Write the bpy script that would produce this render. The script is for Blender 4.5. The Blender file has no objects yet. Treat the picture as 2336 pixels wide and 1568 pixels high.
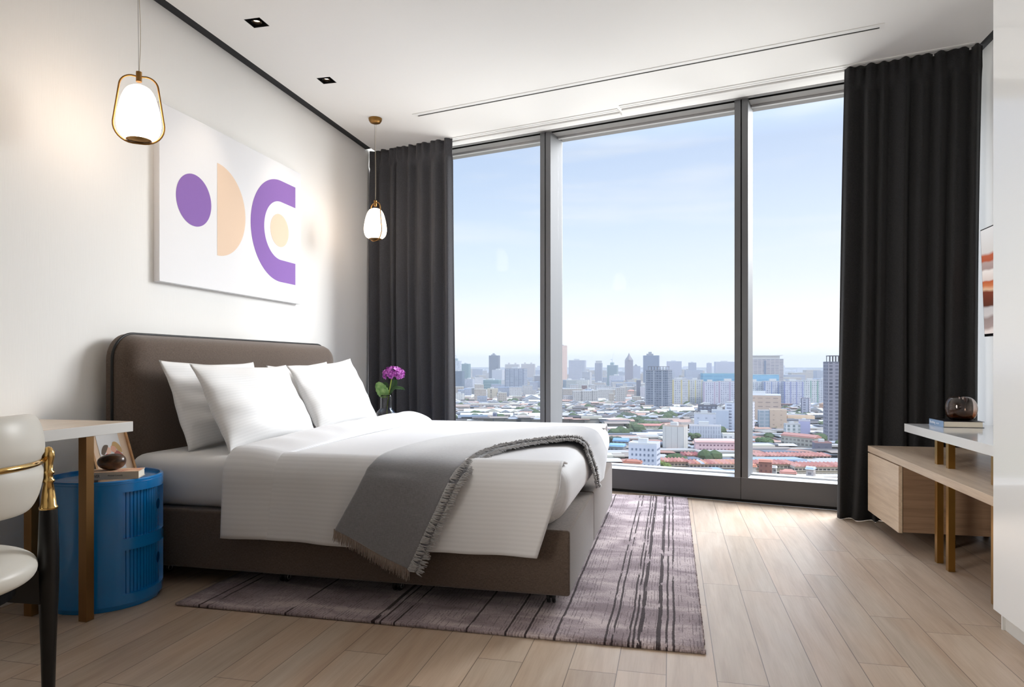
import bpy, bmesh, math, random
from mathutils import Vector, Matrix
PI = math.pi
random.seed(7)
SC = bpy.context.scene
COL = SC.collection

# ------------------------------------------------------------------ camera
F = 1557.3; HY = 834.0; TH = math.atan(365.0 / F)      # 24 mm lens, level camera turned 13.2 degrees to the left
CT, ST = math.cos(TH), math.sin(TH)
cd = bpy.data.cameras.new('camera'); cam = bpy.data.objects.new('camera', cd); COL.objects.link(cam)
cam.location = (0, 0, 1.0); cam.rotation_euler = (PI / 2, 0, TH)
cd.sensor_width = 36; cd.lens = F * 36 / 2336; cd.shift_y = (HY - 784) / 2336; cd.clip_end = 30000; cd.clip_start = 0.05
SC.camera = cam
SC.view_settings.view_transform = 'Standard'; SC.view_settings.look = 'None'
SC.view_settings.exposure = 0.18; SC.view_settings.gamma = 1.0; SC.view_settings.use_curve_mapping = False
SC.cycles.use_denoising = True
SC.cycles.max_bounces = 12; SC.cycles.diffuse_bounces = 6; SC.cycles.transparent_max_bounces = 12
SC.cycles.sample_clamp_indirect = 6.0; SC.cycles.caustics_reflective = False; SC.cycles.caustics_refractive = False
SC.cycles.volume_bounces = 0; SC.cycles.volume_max_steps = 64

def lin(c):
    if max(c) > 1.0: c = [x / 255.0 for x in c]
    return tuple(((x + 0.055) / 1.055) ** 2.4 if x > 0.04045 else x / 12.92 for x in c[:3])
def rgba(c): return (*lin(c), 1.0)

# ------------------------------------------------------------------ sky
W = bpy.data.worlds.new('sky'); SC.world = W; W.use_nodes = True
nt = W.node_tree; nt.nodes.clear()
def N(t, k, **kw):
    n = t.nodes.new(k)
    for a, v in kw.items(): setattr(n, a, v)
    return n
def link(t, a, b): t.links.new(a, b)
def mth(t, op, a, b=None, clamp=False):
    n = t.nodes.new('ShaderNodeMath'); n.operation = op; n.use_clamp = clamp
    for i, v in enumerate((a, b)):
        if v is None: continue
        if isinstance(v, (int, float)): n.inputs[i].default_value = v
        else: t.links.new(v, n.inputs[i])
    return n.outputs[0]
def ramp(t, fac, stops, interp='LINEAR'):
    n = t.nodes.new('ShaderNodeValToRGB'); cr = n.color_ramp; cr.interpolation = interp
    while len(cr.elements) > 1: cr.elements.remove(cr.elements[-1])
    cr.elements[0].position = stops[0][0]; cr.elements[0].color = stops[0][1]
    for p, c in stops[1:]:
        e = cr.elements.new(p); e.color = c
    t.links.new(fac, n.inputs[0]); return n.outputs[0]
def mixc(t, fac, a, b, mode='MIX'):
    n = t.nodes.new('ShaderNodeMix'); n.data_type = 'RGBA'; n.blend_type = mode
    for i, v in ((0, fac), (6, a), (7, b)):
        if isinstance(v, (int, float)): n.inputs[i].default_value = v
        elif isinstance(v, tuple): n.inputs[i].default_value = v if len(v) == 4 else (*v, 1)
        else: t.links.new(v, n.inputs[i])
    return n.outputs[2]
tc = N(nt, 'ShaderNodeTexCoord'); sep = N(nt, 'ShaderNodeSeparateXYZ'); link(nt, tc.outputs['Generated'], sep.inputs[0])
el = sep.outputs[2]
blue = ramp(nt, el, [(0.0, rgba((248, 246, 242))), (0.05, rgba((234, 239, 242))), (0.13, rgba((212, 230, 242))),
                     (0.24, rgba((194, 215, 242))), (0.36, rgba((176, 202, 240))), (0.6, rgba((170, 195, 235)))])
pale = ramp(nt, el, [(0.0, rgba((252, 248, 244))), (0.08, rgba((244, 245, 247))), (0.2, rgba((222, 234, 249))),
                     (0.32, rgba((204, 220, 248))), (0.6, rgba((190, 210, 245)))])
side = mth(nt, 'MULTIPLY_ADD', sep.outputs[0], 1.0); side.node.inputs[2].default_value = 0.55; side.node.use_clamp = True
skyc = mixc(nt, side, blue, pale)
mp = N(nt, 'ShaderNodeMapping'); mp.inputs['Scale'].default_value = (1.2, 1.2, 9.0); link(nt, tc.outputs['Generated'], mp.inputs[0])
nz = N(nt, 'ShaderNodeTexNoise'); nz.inputs['Scale'].default_value = 3.0; nz.inputs['Detail'].default_value = 6; link(nt, mp.outputs[0], nz.inputs[0])
wisp = ramp(nt, nz.outputs[0], [(0.52, (0, 0, 0, 1)), (0.78, (0.5, 0.5, 0.5, 1))])
skyc = mixc(nt, wisp, skyc, rgba((240, 243, 247)))
boost = ramp(nt, el, [(0.0, (1.28, 1.25, 1.20, 1)), (0.12, (1.05, 1.05, 1.05, 1)), (0.30, (0.95, 0.95, 0.95, 1)), (0.62, (2.8, 2.8, 2.8, 1))])      # hazy midday sky, much brighter overhead
skyc = mixc(nt, 1.0, skyc, boost, 'MULTIPLY')
bg = N(nt, 'ShaderNodeBackground'); link(nt, skyc, bg.inputs[0]); bg.inputs[1].default_value = 1.0
wo = N(nt, 'ShaderNodeOutputWorld'); link(nt, bg.outputs[0], wo.inputs[0])

# ------------------------------------------------------------------ sun and large lights
sd = bpy.data.lights.new('sun', 'SUN'); sd.energy = 2.0; sd.angle = math.radians(1.0); sd.color = (1.0, 0.95, 0.88)
sun = bpy.data.objects.new('sun', sd); COL.objects.link(sun)
sdir = Vector((0.80, -0.30, 0.95)).normalized(); sun.rotation_euler = sdir.to_track_quat('Z', 'Y').to_euler()
def area(name, loc, to, sx, sy, e, col=(1, 1, 1), spread=180):
    d = bpy.data.lights.new(name, 'AREA'); d.shape = 'RECTANGLE'; d.size = sx; d.size_y = sy; d.energy = e; d.color = col; d.spread = math.radians(spread)
    o = bpy.data.objects.new(name, d); COL.objects.link(o); o.location = loc
    o.rotation_euler = (Vector(loc) - Vector(to)).to_track_quat('Z', 'Y').to_euler(); return o
area('bounce_fill', (-0.6, -1.9, 1.7), (-0.6, 0.2, 2.95), 2.4, 1.0, 8, (1.0, 0.97, 0.94))  # unseen fill added behind the camera, aimed up to brighten ceiling and walls
area('daylight_fill', (4.3, 9.2, 4.5), (-2.2, 2.8, 1.4), 4.5, 3.5, 1180, (0.98, 0.99, 1.0))  # added area light outside to the right, boosts daylight on the left wall
area('left_side_fill', (-2.62, 0.4, 1.5), (1.25, 3.0, 0.9), 1.3, 1.6, 20, (1.0, 0.95, 0.88), 60)  # added fill with no fixture, brightens the furniture along the right wall
area('high_daylight_fill', (0.6, 8.8, 6.6), (-1.2, 3.4, 0.6), 6.0, 2.4, 680, (0.97, 0.99, 1.0))  # added overhead area light outside, boosts daylight on bed and floor
area('below_sill_fill', (0.3, 7.8, -2.2), (-0.6, 2.2, 2.95), 5.0, 2.0, 270, (1.0, 0.98, 0.95))  # added area light below the sill aimed up, brightens the ceiling

# ------------------------------------------------------------------ helpers
HC = 2.95
WU = Vector((0.9717, -0.2361, 0)); WN = Vector((0.2361, 0.9717, 0)); W0 = Vector((0, 5.363, 0))   # window wall: along, outward, origin
def wp(t, o, z=0.0):
    p = W0 + WU * t + WN * o; return (p.x, p.y, z)
MATS = {}
def mat(name, col, rough=0.6, metal=0.0, spec=0.5, emit=None, es=0.0, trans=0.0, ior=1.45, coat=0.0, sheen=0.0):
    if name in MATS: return MATS[name]
    m = bpy.data.materials.new(name); m.use_nodes = True
    b = m.node_tree.nodes['Principled BSDF']
    b.inputs['Base Color'].default_value = rgba(col); b.inputs['Roughness'].default_value = rough
    b.inputs['Metallic'].default_value = metal; b.inputs['Specular IOR Level'].default_value = spec
    b.inputs['Transmission Weight'].default_value = trans; b.inputs['IOR'].default_value = ior
    b.inputs['Coat Weight'].default_value = coat; b.inputs['Sheen Weight'].default_value = sheen
    if emit: b.inputs['Emission Color'].default_value = rgba(emit); b.inputs['Emission Strength'].default_value = es
    MATS[name] = m; return m
def bs(m): return m.node_tree, m.node_tree.nodes['Principled BSDF']
def objco(t): return N(t, 'ShaderNodeTexCoord').outputs['Object']
def mapping(t, v, s):
    n = N(t, 'ShaderNodeMapping'); n.inputs['Scale'].default_value = s; link(t, v, n.inputs[0]); return n.outputs[0]
def noise(t, v, sc, det=3, dist=0.0):
    n = N(t, 'ShaderNodeTexNoise'); n.inputs['Scale'].default_value = sc; n.inputs['Detail'].default_value = det
    n.inputs['Distortion'].default_value = dist; link(t, v, n.inputs['Vector']); return n.outputs[0]
def bump(t, b, h, st=0.3, dist=0.002):
    n = N(t, 'ShaderNodeBump'); n.inputs['Strength'].default_value = st; n.inputs['Distance'].default_value = dist
    link(t, h, n.inputs['Height']); link(t, n.outputs[0], b.inputs['Normal'])
def sepx(t, v):
    n = N(t, 'ShaderNodeSeparateXYZ'); link(t, v, n.inputs[0]); return n.outputs
def comb(t, x, y, z):
    n = N(t, 'ShaderNodeCombineXYZ')
    for i, v in enumerate((x, y, z)):
        if isinstance(v, (int, float)): n.inputs[i].default_value = v
        else: link(t, v, n.inputs[i])
    return n.outputs[0]
def fabric(name, c1, c2, sc=900, rough=0.9, sheen=0.2, bs_=0.25):
    if name in MATS: return MATS[name]
    m = mat(name, c1, rough, sheen=sheen, spec=0.2); t, b = bs(m); o = objco(t)
    wx = noise(t, mapping(t, o, (sc, sc, sc * 0.12)), 1.0, 2); wy = noise(t, mapping(t, o, (sc * 0.12, sc * 0.12, sc)), 1.0, 2)
    w = mth(t, 'MULTIPLY', mth(t, 'ADD', wx, wy), 0.5)
    r = ramp(t, w, [(0.36, rgba(c1)), (0.64, rgba(c2))]); link(t, r, b.inputs['Base Color']); bump(t, b, w, bs_, 0.0012); return m
def wood(name, c1, c2, axis=1, rough=0.45, sc=1.0):
    if name in MATS: return MATS[name]
    m = mat(name, c1, rough, spec=0.4); t, b = bs(m); o = objco(t)
    s = [38 * sc] * 3; s[axis] = 2.2 * sc
    n1 = noise(t, mapping(t, o, tuple(s)), 1.0, 5, 0.6); n2 = noise(t, mapping(t, o, tuple(x * 4 for x in s)), 1.0, 2)
    w = mth(t, 'ADD', mth(t, 'MULTIPLY', n1, 0.7), mth(t, 'MULTIPLY', n2, 0.3))
    link(t, ramp(t, w, [(0.35, rgba(c2)), (0.62, rgba(c1))]), b.inputs['Base Color']); return m

class B:
    """collects geometry for one mesh"""
    def __init__(s): s.bm = bmesh.new(); s.uv = None
    def box(s, a, b, mi=0, bev=0.0, seg=2):
        a, b = Vector(a), Vector(b); c = (a + b) / 2; d = b - a
        r = bmesh.ops.create_cube(s.bm, size=1.0, matrix=Matrix.Translation(c) @ Matrix.Diagonal((abs(d.x), abs(d.y), abs(d.z), 1)))
        if bev > 0:
            es = list({e for v in r['verts'] for e in v.link_edges})
            q = bmesh.ops.bevel(s.bm, geom=es, offset=bev, segments=seg, profile=0.5, affect='EDGES')
            if mi:
                for f in q['faces']: f.material_index = mi
        elif mi:
            for f in {f for v in r['verts'] for f in v.link_faces}: f.material_index = mi
        return s
    def obox(s, c, ex, ey, ez, mi=0):
        """oriented box from centre and three half-extent vectors"""
        c, ex, ey, ez = map(Vector, (c, ex, ey, ez)); vs = []
        for i in (-1, 1):
            for j in (-1, 1):
                for k in (-1, 1): vs.append(s.bm.verts.new(c + ex * i + ey * j + ez * k))
        for q in ((0, 1, 3, 2), (4, 6, 7, 5), (0, 4, 5, 1), (2, 3, 7, 6), (0, 2, 6, 4), (1, 5, 7, 3)):
            f = s.bm.faces.new([vs[i] for i in q]); f.material_index = mi
        return s
    def poly(s, pts, mi=0):
        f = s.bm.faces.new([s.bm.verts.new(p) for p in pts]); f.material_index = mi; return s
    def prism(s, pts, d, mi=0):
        d = Vector(d); a = [s.bm.verts.new(p) for p in pts]; b = [s.bm.verts.new(Vector(p) + d) for p in pts]; n = len(pts)
        fs = [s.bm.faces.new(a), s.bm.faces.new(b[::-1])]
        for i in range(n): fs.append(s.bm.faces.new([a[i], b[i], b[(i + 1) % n], a[(i + 1) % n]]))
        for f in fs: f.material_index = mi
        return s
    def tube(s, pts, r, n=10, closed=False, cap=True, mi=0):
        pts = [Vector(p) for p in pts]; rings = []; m = len(pts); up = Vector((0, 0, 1))
        t0 = (pts[1] - pts[0]).normalized(); nx = t0.cross(up)
        if nx.length < 1e-3: nx = t0.cross(Vector((1, 0, 0)))
        nx.normalize()
        for i, p in enumerate(pts):
            if closed: t = (pts[(i + 1) % m] - pts[i - 1]).normalized()
            else: t = (pts[min(i + 1, m - 1)] - pts[max(i - 1, 0)]).normalized()
            nx = (nx - t * nx.dot(t)).normalized(); ny = t.cross(nx); rr = r[i] if isinstance(r, (list, tuple)) else r
            rings.append([s.bm.verts.new(p + (nx * math.cos(2 * PI * k / n) + ny * math.sin(2 * PI * k / n)) * rr) for k in range(n)])
        for i in range(m if closed else m - 1):
            a, b = rings[i], rings[(i + 1) % m]
            for k in range(n): s.bm.faces.new([a[k], a[(k + 1) % n], b[(k + 1) % n], b[k]]).material_index = mi
        if cap and not closed: s.bm.faces.new(rings[0][::-1]).material_index = mi; s.bm.faces.new(rings[-1]).material_index = mi
        return s
    def lathe(s, prof, c=(0, 0, 0), n=32, mi=0, sx=1.0, sy=1.0):
        c = Vector(c); rings = []
        for r, z in prof:
            if r < 1e-5: rings.append([s.bm.verts.new(c + Vector((0, 0, z)))])
            else: rings.append([s.bm.verts.new(c + Vector((r * sx * math.cos(2 * PI * k / n), r * sy * math.sin(2 * PI * k / n), z))) for k in range(n)])
        for a, b in zip(rings, rings[1:]):
            for k in range(n):
                q = [a[k % len(a)], a[(k + 1) % len(a)], b[(k + 1) % len(b)], b[k % len(b)]]
                u = []
                for v in q:
                    if v not in u: u.append(v)
                if len(u) > 2: s.bm.faces.new(u).material_index = mi
        return s
    def grid(s, nu, nv, fn, mi=0, uvf=None):
        g = [[s.bm.verts.new(fn(i / (nu - 1), j / (nv - 1))) for j in range(nv)] for i in range(nu)]
        if uvf and not s.uv: s.uv = s.bm.loops.layers.uv.new('UVMap')
        for i in range(nu - 1):
            for j in range(nv - 1):
                f = s.bm.faces.new([g[i][j], g[i + 1][j], g[i + 1][j + 1], g[i][j + 1]]); f.material_index = mi
                if uvf:
                    for l, (a, b) in zip(f.loops, ((i, j), (i + 1, j), (i + 1, j + 1), (i, j + 1))): l[s.uv].uv = uvf(a / (nu - 1), b / (nv - 1))
        return s
    def build(s, name, mats, parent=None, smooth=False, loc=None, merge=False, rn=True):
        if merge: bmesh.ops.remove_doubles(s.bm, verts=s.bm.verts, dist=1e-5)
        if rn: bmesh.ops.recalc_face_normals(s.bm, faces=s.bm.faces)
        me = bpy.data.meshes.new(name); s.bm.to_mesh(me); s.bm.free()
        for m in (mats if isinstance(mats, (list, tuple)) else [mats]): me.materials.append(m)
        o = bpy.data.objects.new(name, me); COL.objects.link(o)
        if smooth:
            for p in me.polygons: p.use_smooth = True
            if smooth != 'all':
                try: me.set_sharp_from_angle(angle=math.radians(40 if smooth is True else smooth))
                except Exception: pass
        if parent: o.parent = parent
        if loc: o.location = loc
        return o
def tag(o, label, cat, group=None, kind=None):
    if label: o['label'] = label
    if cat: o['category'] = cat
    if group: o['group'] = group
    if kind: o['kind'] = kind
    return o
def thing(name, label, cat, loc=(0, 0, 0), group=None, rz=0.0):
    o = bpy.data.objects.new(name, None); COL.objects.link(o); o.location = loc; o.rotation_euler = (0, 0, rz); o.empty_display_size = 0.1
    return tag(o, label, cat, group)
def struct(name, b, m, **kw):
    o = b.build(name, m, **kw); o['kind'] = 'structure'; return o
def solid(o, th, off=0.0):
    m = o.modifiers.new('solid', 'SOLIDIFY'); m.thickness = th; m.offset = off; return o
def sub(o, n=1):
    m = o.modifiers.new('sub', 'SUBSURF'); m.levels = n; m.render_levels = n; return o
def text(name, s, size, loc, xdir, ydir, m, parent, ext=0.0003, xs=1.0):
    c = bpy.data.curves.new(name, 'FONT'); c.body = s; c.size = size; c.extrude = ext; c.align_x = 'LEFT'; c.align_y = 'CENTER'
    o_ = bpy.data.objects.new(name, c); COL.objects.link(o_); bpy.context.view_layer.update()
    me = bpy.data.meshes.new_from_object(o_.evaluated_get(bpy.context.evaluated_depsgraph_get())); bpy.data.objects.remove(o_); bpy.data.curves.remove(c)
    me.materials.clear(); me.materials.append(m); me.name = name
    o = bpy.data.objects.new(name, me); COL.objects.link(o)
    x, y = Vector(xdir).normalized(), Vector(ydir).normalized(); z = x.cross(y)
    M = Matrix((x, y, z)).transposed().to_4x4(); M = M @ Matrix.Diagonal((xs, 1, 1, 1)); M.translation = Vector(loc); o.parent = parent; o.matrix_local = M
    return o
def crom(P, u):
    n = len(P) - 1; x = min(max(u, 0), 0.99999) * n; i = int(x); t = x - i
    p = [Vector(P[min(max(k, 0), n)]) for k in (i - 1, i, i + 1, i + 2)]
    return 0.5 * ((2 * p[1]) + (-p[0] + p[2]) * t + (2 * p[0] - 5 * p[1] + 4 * p[2] - p[3]) * t * t + (-p[0] + 3 * p[1] - 3 * p[2] + p[3]) * t ** 3)

# common materials
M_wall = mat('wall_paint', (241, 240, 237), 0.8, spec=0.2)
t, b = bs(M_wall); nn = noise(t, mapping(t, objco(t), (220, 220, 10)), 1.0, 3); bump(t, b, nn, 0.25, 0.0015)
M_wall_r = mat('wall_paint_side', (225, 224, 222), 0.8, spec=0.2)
M_ceil = mat('ceiling_paint', (236, 236, 234), 0.9, spec=0.1)
M_black = mat('black_gap', (40, 41, 44), 0.6, spec=0.3)
M_blackpaint = mat('black_satin', (14, 14, 15), 0.3)
M_alu = mat('grey_aluminium', (118, 119, 121), 0.38, 0.35)
M_alu_l = mat('pale_aluminium', (196, 196, 196), 0.35, 0.3)
M_white = mat('white_plastic', (232, 232, 230), 0.5)
M_gloss = mat('white_gloss', (226, 227, 227), 0.12, coat=0.3)
M_brass = mat('brushed_brass', (176, 134, 70), 0.32, 1.0)
M_brassd = mat('satin_bronze', (150, 112, 62), 0.38, 0.9)
M_gold = mat('polished_gold', (214, 176, 110), 0.12, 1.0)

# ------------------------------------------------------------------ floor: oak look planks running towards the window
XL, XR, YB = -2.70, 1.875, -2.6
def clip_window(bm, o):
    bmesh.ops.bisect_plane(bm, geom=bm.verts[:] + bm.edges[:] + bm.faces[:], plane_co=Vector(wp(0, o)), plane_no=WN, clear_outer=True)
M_floor = mat('oak_planks', (178, 158, 138), 0.42, spec=0.45)
t, b = bs(M_floor); o_ = objco(t); x, y, z = sepx(t, o_)
PW, PL = 0.157, 1.0
xs = mth(t, 'DIVIDE', mth(t, 'ADD', x, 10 * PW + 0.018), PW); ix = mth(t, 'FLOOR', xs); fx = mth(t, 'FRACT', xs)
wn = N(t, 'ShaderNodeTexWhiteNoise', noise_dimensions='1D'); link(t, ix, wn.inputs['W'])
ys = mth(t, 'ADD', mth(t, 'DIVIDE', y, PL), mth(t, 'MULTIPLY', wn.outputs[0], 7.31)); iy = mth(t, 'FLOOR', ys); fy = mth(t, 'FRACT', ys)
wn2 = N(t, 'ShaderNodeTexWhiteNoise', noise_dimensions='2D'); link(t, comb(t, ix, iy, 0.0), wn2.inputs['Vector'])
gx = mth(t, 'MINIMUM', fx, mth(t, 'SUBTRACT', 1.0, fx)); gy = mth(t, 'MINIMUM', fy, mth(t, 'SUBTRACT', 1.0, fy))
gap = mth(t, 'MAXIMUM', mth(t, 'LESS_THAN', gx, 0.0085), mth(t, 'LESS_THAN', gy, 0.0014))
off = mth(t, 'MULTIPLY', wn2.outputs[0], 40.0)
gv = comb(t, mth(t, 'ADD', mth(t, 'MULTIPLY', x, 26.0), off), mth(t, 'ADD', mth(t, 'MULTIPLY', y, 2.4), off), off)
g1 = noise(t, gv, 1.0, 6, 0.5)
gv2 = comb(t, mth(t, 'MULTIPLY', x, 160.0), mth(t, 'MULTIPLY', y, 7.0), off); g2 = noise(t, gv2, 1.0, 3, 0.3)
gv3 = comb(t, mth(t, 'ADD', mth(t, 'MULTIPLY', x, 5.0), off), mth(t, 'MULTIPLY', y, 0.9), off); g3 = noise(t, gv3, 1.0, 2, 0.5)
c0 = ramp(t, g1, [(0.30, rgba((172, 153, 134))), (0.5, rgba((183, 165, 146))), (0.72, rgba((192, 175, 157)))])
c0 = mixc(t, mth(t, 'MULTIPLY', mth(t, 'SUBTRACT', g2, 0.45, True), 0.6), c0, rgba((154, 134, 115)))
tint = ramp(t, g3, [(0.35, (1.0, 0.93, 0.88, 1)), (0.6, (1.0, 1.0, 1.0, 1)), (0.8, (0.97, 1.0, 1.02, 1))])
c0 = mixc(t, 1.0, c0, tint, 'MULTIPLY')
pv = mth(t, 'MULTIPLY_ADD', wn2.outputs[0], 0.16); pv.node.inputs[2].default_value = 0.90
c0 = mixc(t, 1.0, c0, comb(t, pv, pv, pv), 'MULTIPLY')
c0 = mixc(t, mth(t, 'MULTIPLY', gap, 0.75), c0, rgba((70, 58, 50))); link(t, c0, b.inputs['Base Color'])
rr = mth(t, 'MULTIPLY_ADD', g2, 0.18); rr.node.inputs[2].default_value = 0.30; link(t, rr, b.inputs['Roughness'])
bump(t, b, mth(t, 'SUBTRACT', mth(t, 'MULTIPLY', g2, 0.25), gap), 0.25, 0.0008)
q = B(); q.box((XL - 0.1, YB - 0.1, -0.12), (XR + 0.1, 7.0, 0.0)); clip_window(q.bm, 0.0)
fl = struct('floor', q, M_floor)

# walls and ceiling
q = B(); q.box((XL - 0.12, YB, 0.0), (XL, 6.9, HC + 0.25)); clip_window(q.bm, 0.20); struct('wall_left', q, M_wall)
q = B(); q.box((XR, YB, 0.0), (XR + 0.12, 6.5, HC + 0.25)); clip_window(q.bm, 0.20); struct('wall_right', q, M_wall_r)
q = B(); q.box((XL - 0.12, YB - 0.12, 0.0), (XR + 0.12, YB, HC + 0.25)); struct('wall_back', q, mat('back_wall_dark', (128, 114, 100), 0.6))  # unseen wall, tone kept dark to cut light bounced back into the room
GAP = 0.068; DL = [(-2.30, 3.45), (-2.30, 4.257)]
xsx = sorted({XL + GAP, XR - 0.058} | {v for cx, cy in DL for v in (cx - 0.05, cx + 0.05)})
ysx = sorted({YB, 6.6} | {v for cx, cy in DL for v in (cy - 0.05, cy + 0.05)})
q = B()
for i in range(len(xsx) - 1):
    for j in range(len(ysx) - 1):
        mx, my = (xsx[i] + xsx[i + 1]) / 2, (ysx[j] + ysx[j + 1]) / 2
        if any(abs(mx - cx) < 0.05 and abs(my - cy) < 0.05 for cx, cy in DL): continue
        q.box((xsx[i], ysx[j], HC), (xsx[i + 1], ysx[j + 1], HC + 0.02))
bmesh.ops.remove_doubles(q.bm, verts=q.bm.verts, dist=1e-5)
q.box((XL - 0.12, YB, HC + 0.16), (XR + 0.12, 6.6, HC + 0.3)); clip_window(q.bm, 0.20)
struct('ceiling', q, M_ceil)
q = B(); q.box((XL + 0.001, YB, HC + 0.004), (XL + GAP + 0.01, 6.5, HC + 0.03)); clip_window(q.bm, -0.30); struct('trim_1', q, M_black)
q = B(); q.box((XR - 0.07, YB, HC + 0.004), (XR - 0.001, 6.0, HC + 0.03)); clip_window(q.bm, -0.10); struct('trim_2', q, M_black)

# ------------------------------------------------------------------ window wall
def wbox(q, t0, t1, o0, o1, z0, z1, mi=0):
    c = Vector(wp((t0 + t1) / 2, (o0 + o1) / 2, (z0 + z1) / 2))
    q.obox(c, WU * (t1 - t0) / 2, WN * (o1 - o0) / 2, Vector((0, 0, (z1 - z0) / 2)), mi); return q
TL_, TR_ = -2.85, 2.05; SZ = 0.178
# low sill box in grey metal
q = B(); wbox(q, TL_, 0.503, 0.0, 0.30, 0.022, SZ); wbox(q, 0.506, TR_, 0.0, 0.30, 0.022, SZ)
struct('trim_3', q, [mat('sill_metal', (98, 99, 102), 0.4, 0.3)])
q = B(); wbox(q, TL_, TR_, 0.001, 0.30, SZ, SZ + 0.0015); struct('trim_4', q, [mat('sill_top_metal', (205, 207, 210), 0.3, 0.2)])
q = B(); wbox(q, TL_, TR_, 0.012, 0.30, 0.0, 0.022); struct('trim_5', q, [mat('kick_black', (16, 15, 15), 0.7)])
# header soffit strips
q = B(); wbox(q, TL_, TR_, -0.035, 0.004, HC - 0.003, HC + 0.02); wbox(q, TL_, TR_, 0.042, 0.30, HC - 0.003, HC + 0.02)
struct('trim_6', q, [mat('header_metal', (150, 148, 146), 0.3, 0.35)])
q = B(); wbox(q, TL_, TR_, 0.004, 0.042, HC - 0.0005, HC + 0.02); struct('trim_7', q, [mat('header_gap', (7, 7, 7), 0.95, spec=0.0)])
edges = [-2.70, -1.061, 0.507, 2.0]
M_glass = bpy.data.materials.new('window_glass'); M_glass.use_nodes = True
t = M_glass.node_tree; t.nodes.clear(); g = N(t, 'ShaderNodeBsdfGlossy'); g.inputs['Roughness'].default_value = 0.0
tr = N(t, 'ShaderNodeBsdfTransparent'); tr.inputs[0].default_value = (0.985, 0.99, 0.99, 1); mx = N(t, 'ShaderNodeMixShader'); mx.inputs[0].default_value = 0.004
link(t, tr.outputs[0], mx.inputs[1]); link(t, g.outputs[0], mx.inputs[2]); oo = N(t, 'ShaderNodeOutputMaterial'); link(t, mx.outputs[0], oo.inputs[0])
M_mull = mat('mullion_metal', (112, 113, 115), 0.36, 0.35)
M_mside = mat('mullion_side', (112, 113, 115), 0.6, 0.0, 0.2)
for i in range(3):
    a, c = edges[i], edges[i + 1]
    w = thing('window_%d' % (i + 1), None, None); w['kind'] = 'structure'
    q = B(); wbox(q, a + 0.05, c - 0.05, 0.160, 0.168, SZ + 0.002, HC - 0.004); p = q.build('glass_pane', M_glass, w)
    q = B()
    for z0, z1 in ((SZ + 0.0015, SZ + 0.012), (HC - 0.02, HC - 0.003)): wbox(q, a + 0.05, c - 0.05, 0.150, 0.178, z0, z1)
    q.build('window_frame', M_alu_l, w)
for i, tcn in enumerate(edges):
    m_ = thing('trim_%d' % (8 + i), None, None); m_['kind'] = 'structure'
    q = B(); wbox(q, tcn - 0.046, tcn - 0.0045, 0.0, 0.26, SZ + 0.0016, HC - 0.0005); wbox(q, tcn + 0.0045, tcn + 0.046, 0.0, 0.26, SZ + 0.0016, HC - 0.0005)
    q.build('mullion', M_mull, m_)
    q = B(); wbox(q, tcn - 0.0045, tcn + 0.0045, 0.012, 0.25, SZ + 0.0016, HC - 0.0005); q.build('seal', mat('rubber', (12, 12, 12), 0.8), m_)
    q = B(); wbox(q, tcn + 0.046, tcn + 0.0475, 0.002, 0.25, SZ + 0.0016, HC - 0.0005); wbox(q, tcn - 0.0475, tcn - 0.046, 0.002, 0.25, SZ + 0.0016, HC - 0.0005); q.build('mullion_side', M_mside, m_)

# curtain rails on the ceiling
def rail(name, t0, t1, o0, label):
    r = thing(name, label, 'curtain rail', wp((t0 + t1) / 2, o0, HC))
    q = B(); wbox(q, t0, t1, o0, o0 + 0.06, HC - 0.006, HC - 0.0005); p = q.build('rail', M_white, None); p.parent = r; p.matrix_parent_inverse = Matrix.Translation(-r.location)
    q = B(); wbox(q, t0, t1, o0 + 0.026, o0 + 0.031, HC - 0.0065, HC - 0.0058); p = q.build('slot', mat('rail_slot', (150, 150, 148), 0.7), None); p.parent = r; p.matrix_parent_inverse = Matrix.Translation(-r.location)
    q = B(); wbox(q, t0, t1, o0 + 0.064, o0 + 0.12, HC - 0.018, HC - 0.0005); p = q.build('second_rail', M_white, None); p.parent = r; p.matrix_parent_inverse = Matrix.Translation(-r.location)
rail('curtain_rail', -2.6, -0.36, -0.235, 'white ceiling curtain rail ending near the left grey window post')
rail('curtain_rail.001', -0.33, 1.9, -0.285, 'white ceiling curtain rail running to the black curtain on the right')

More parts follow.
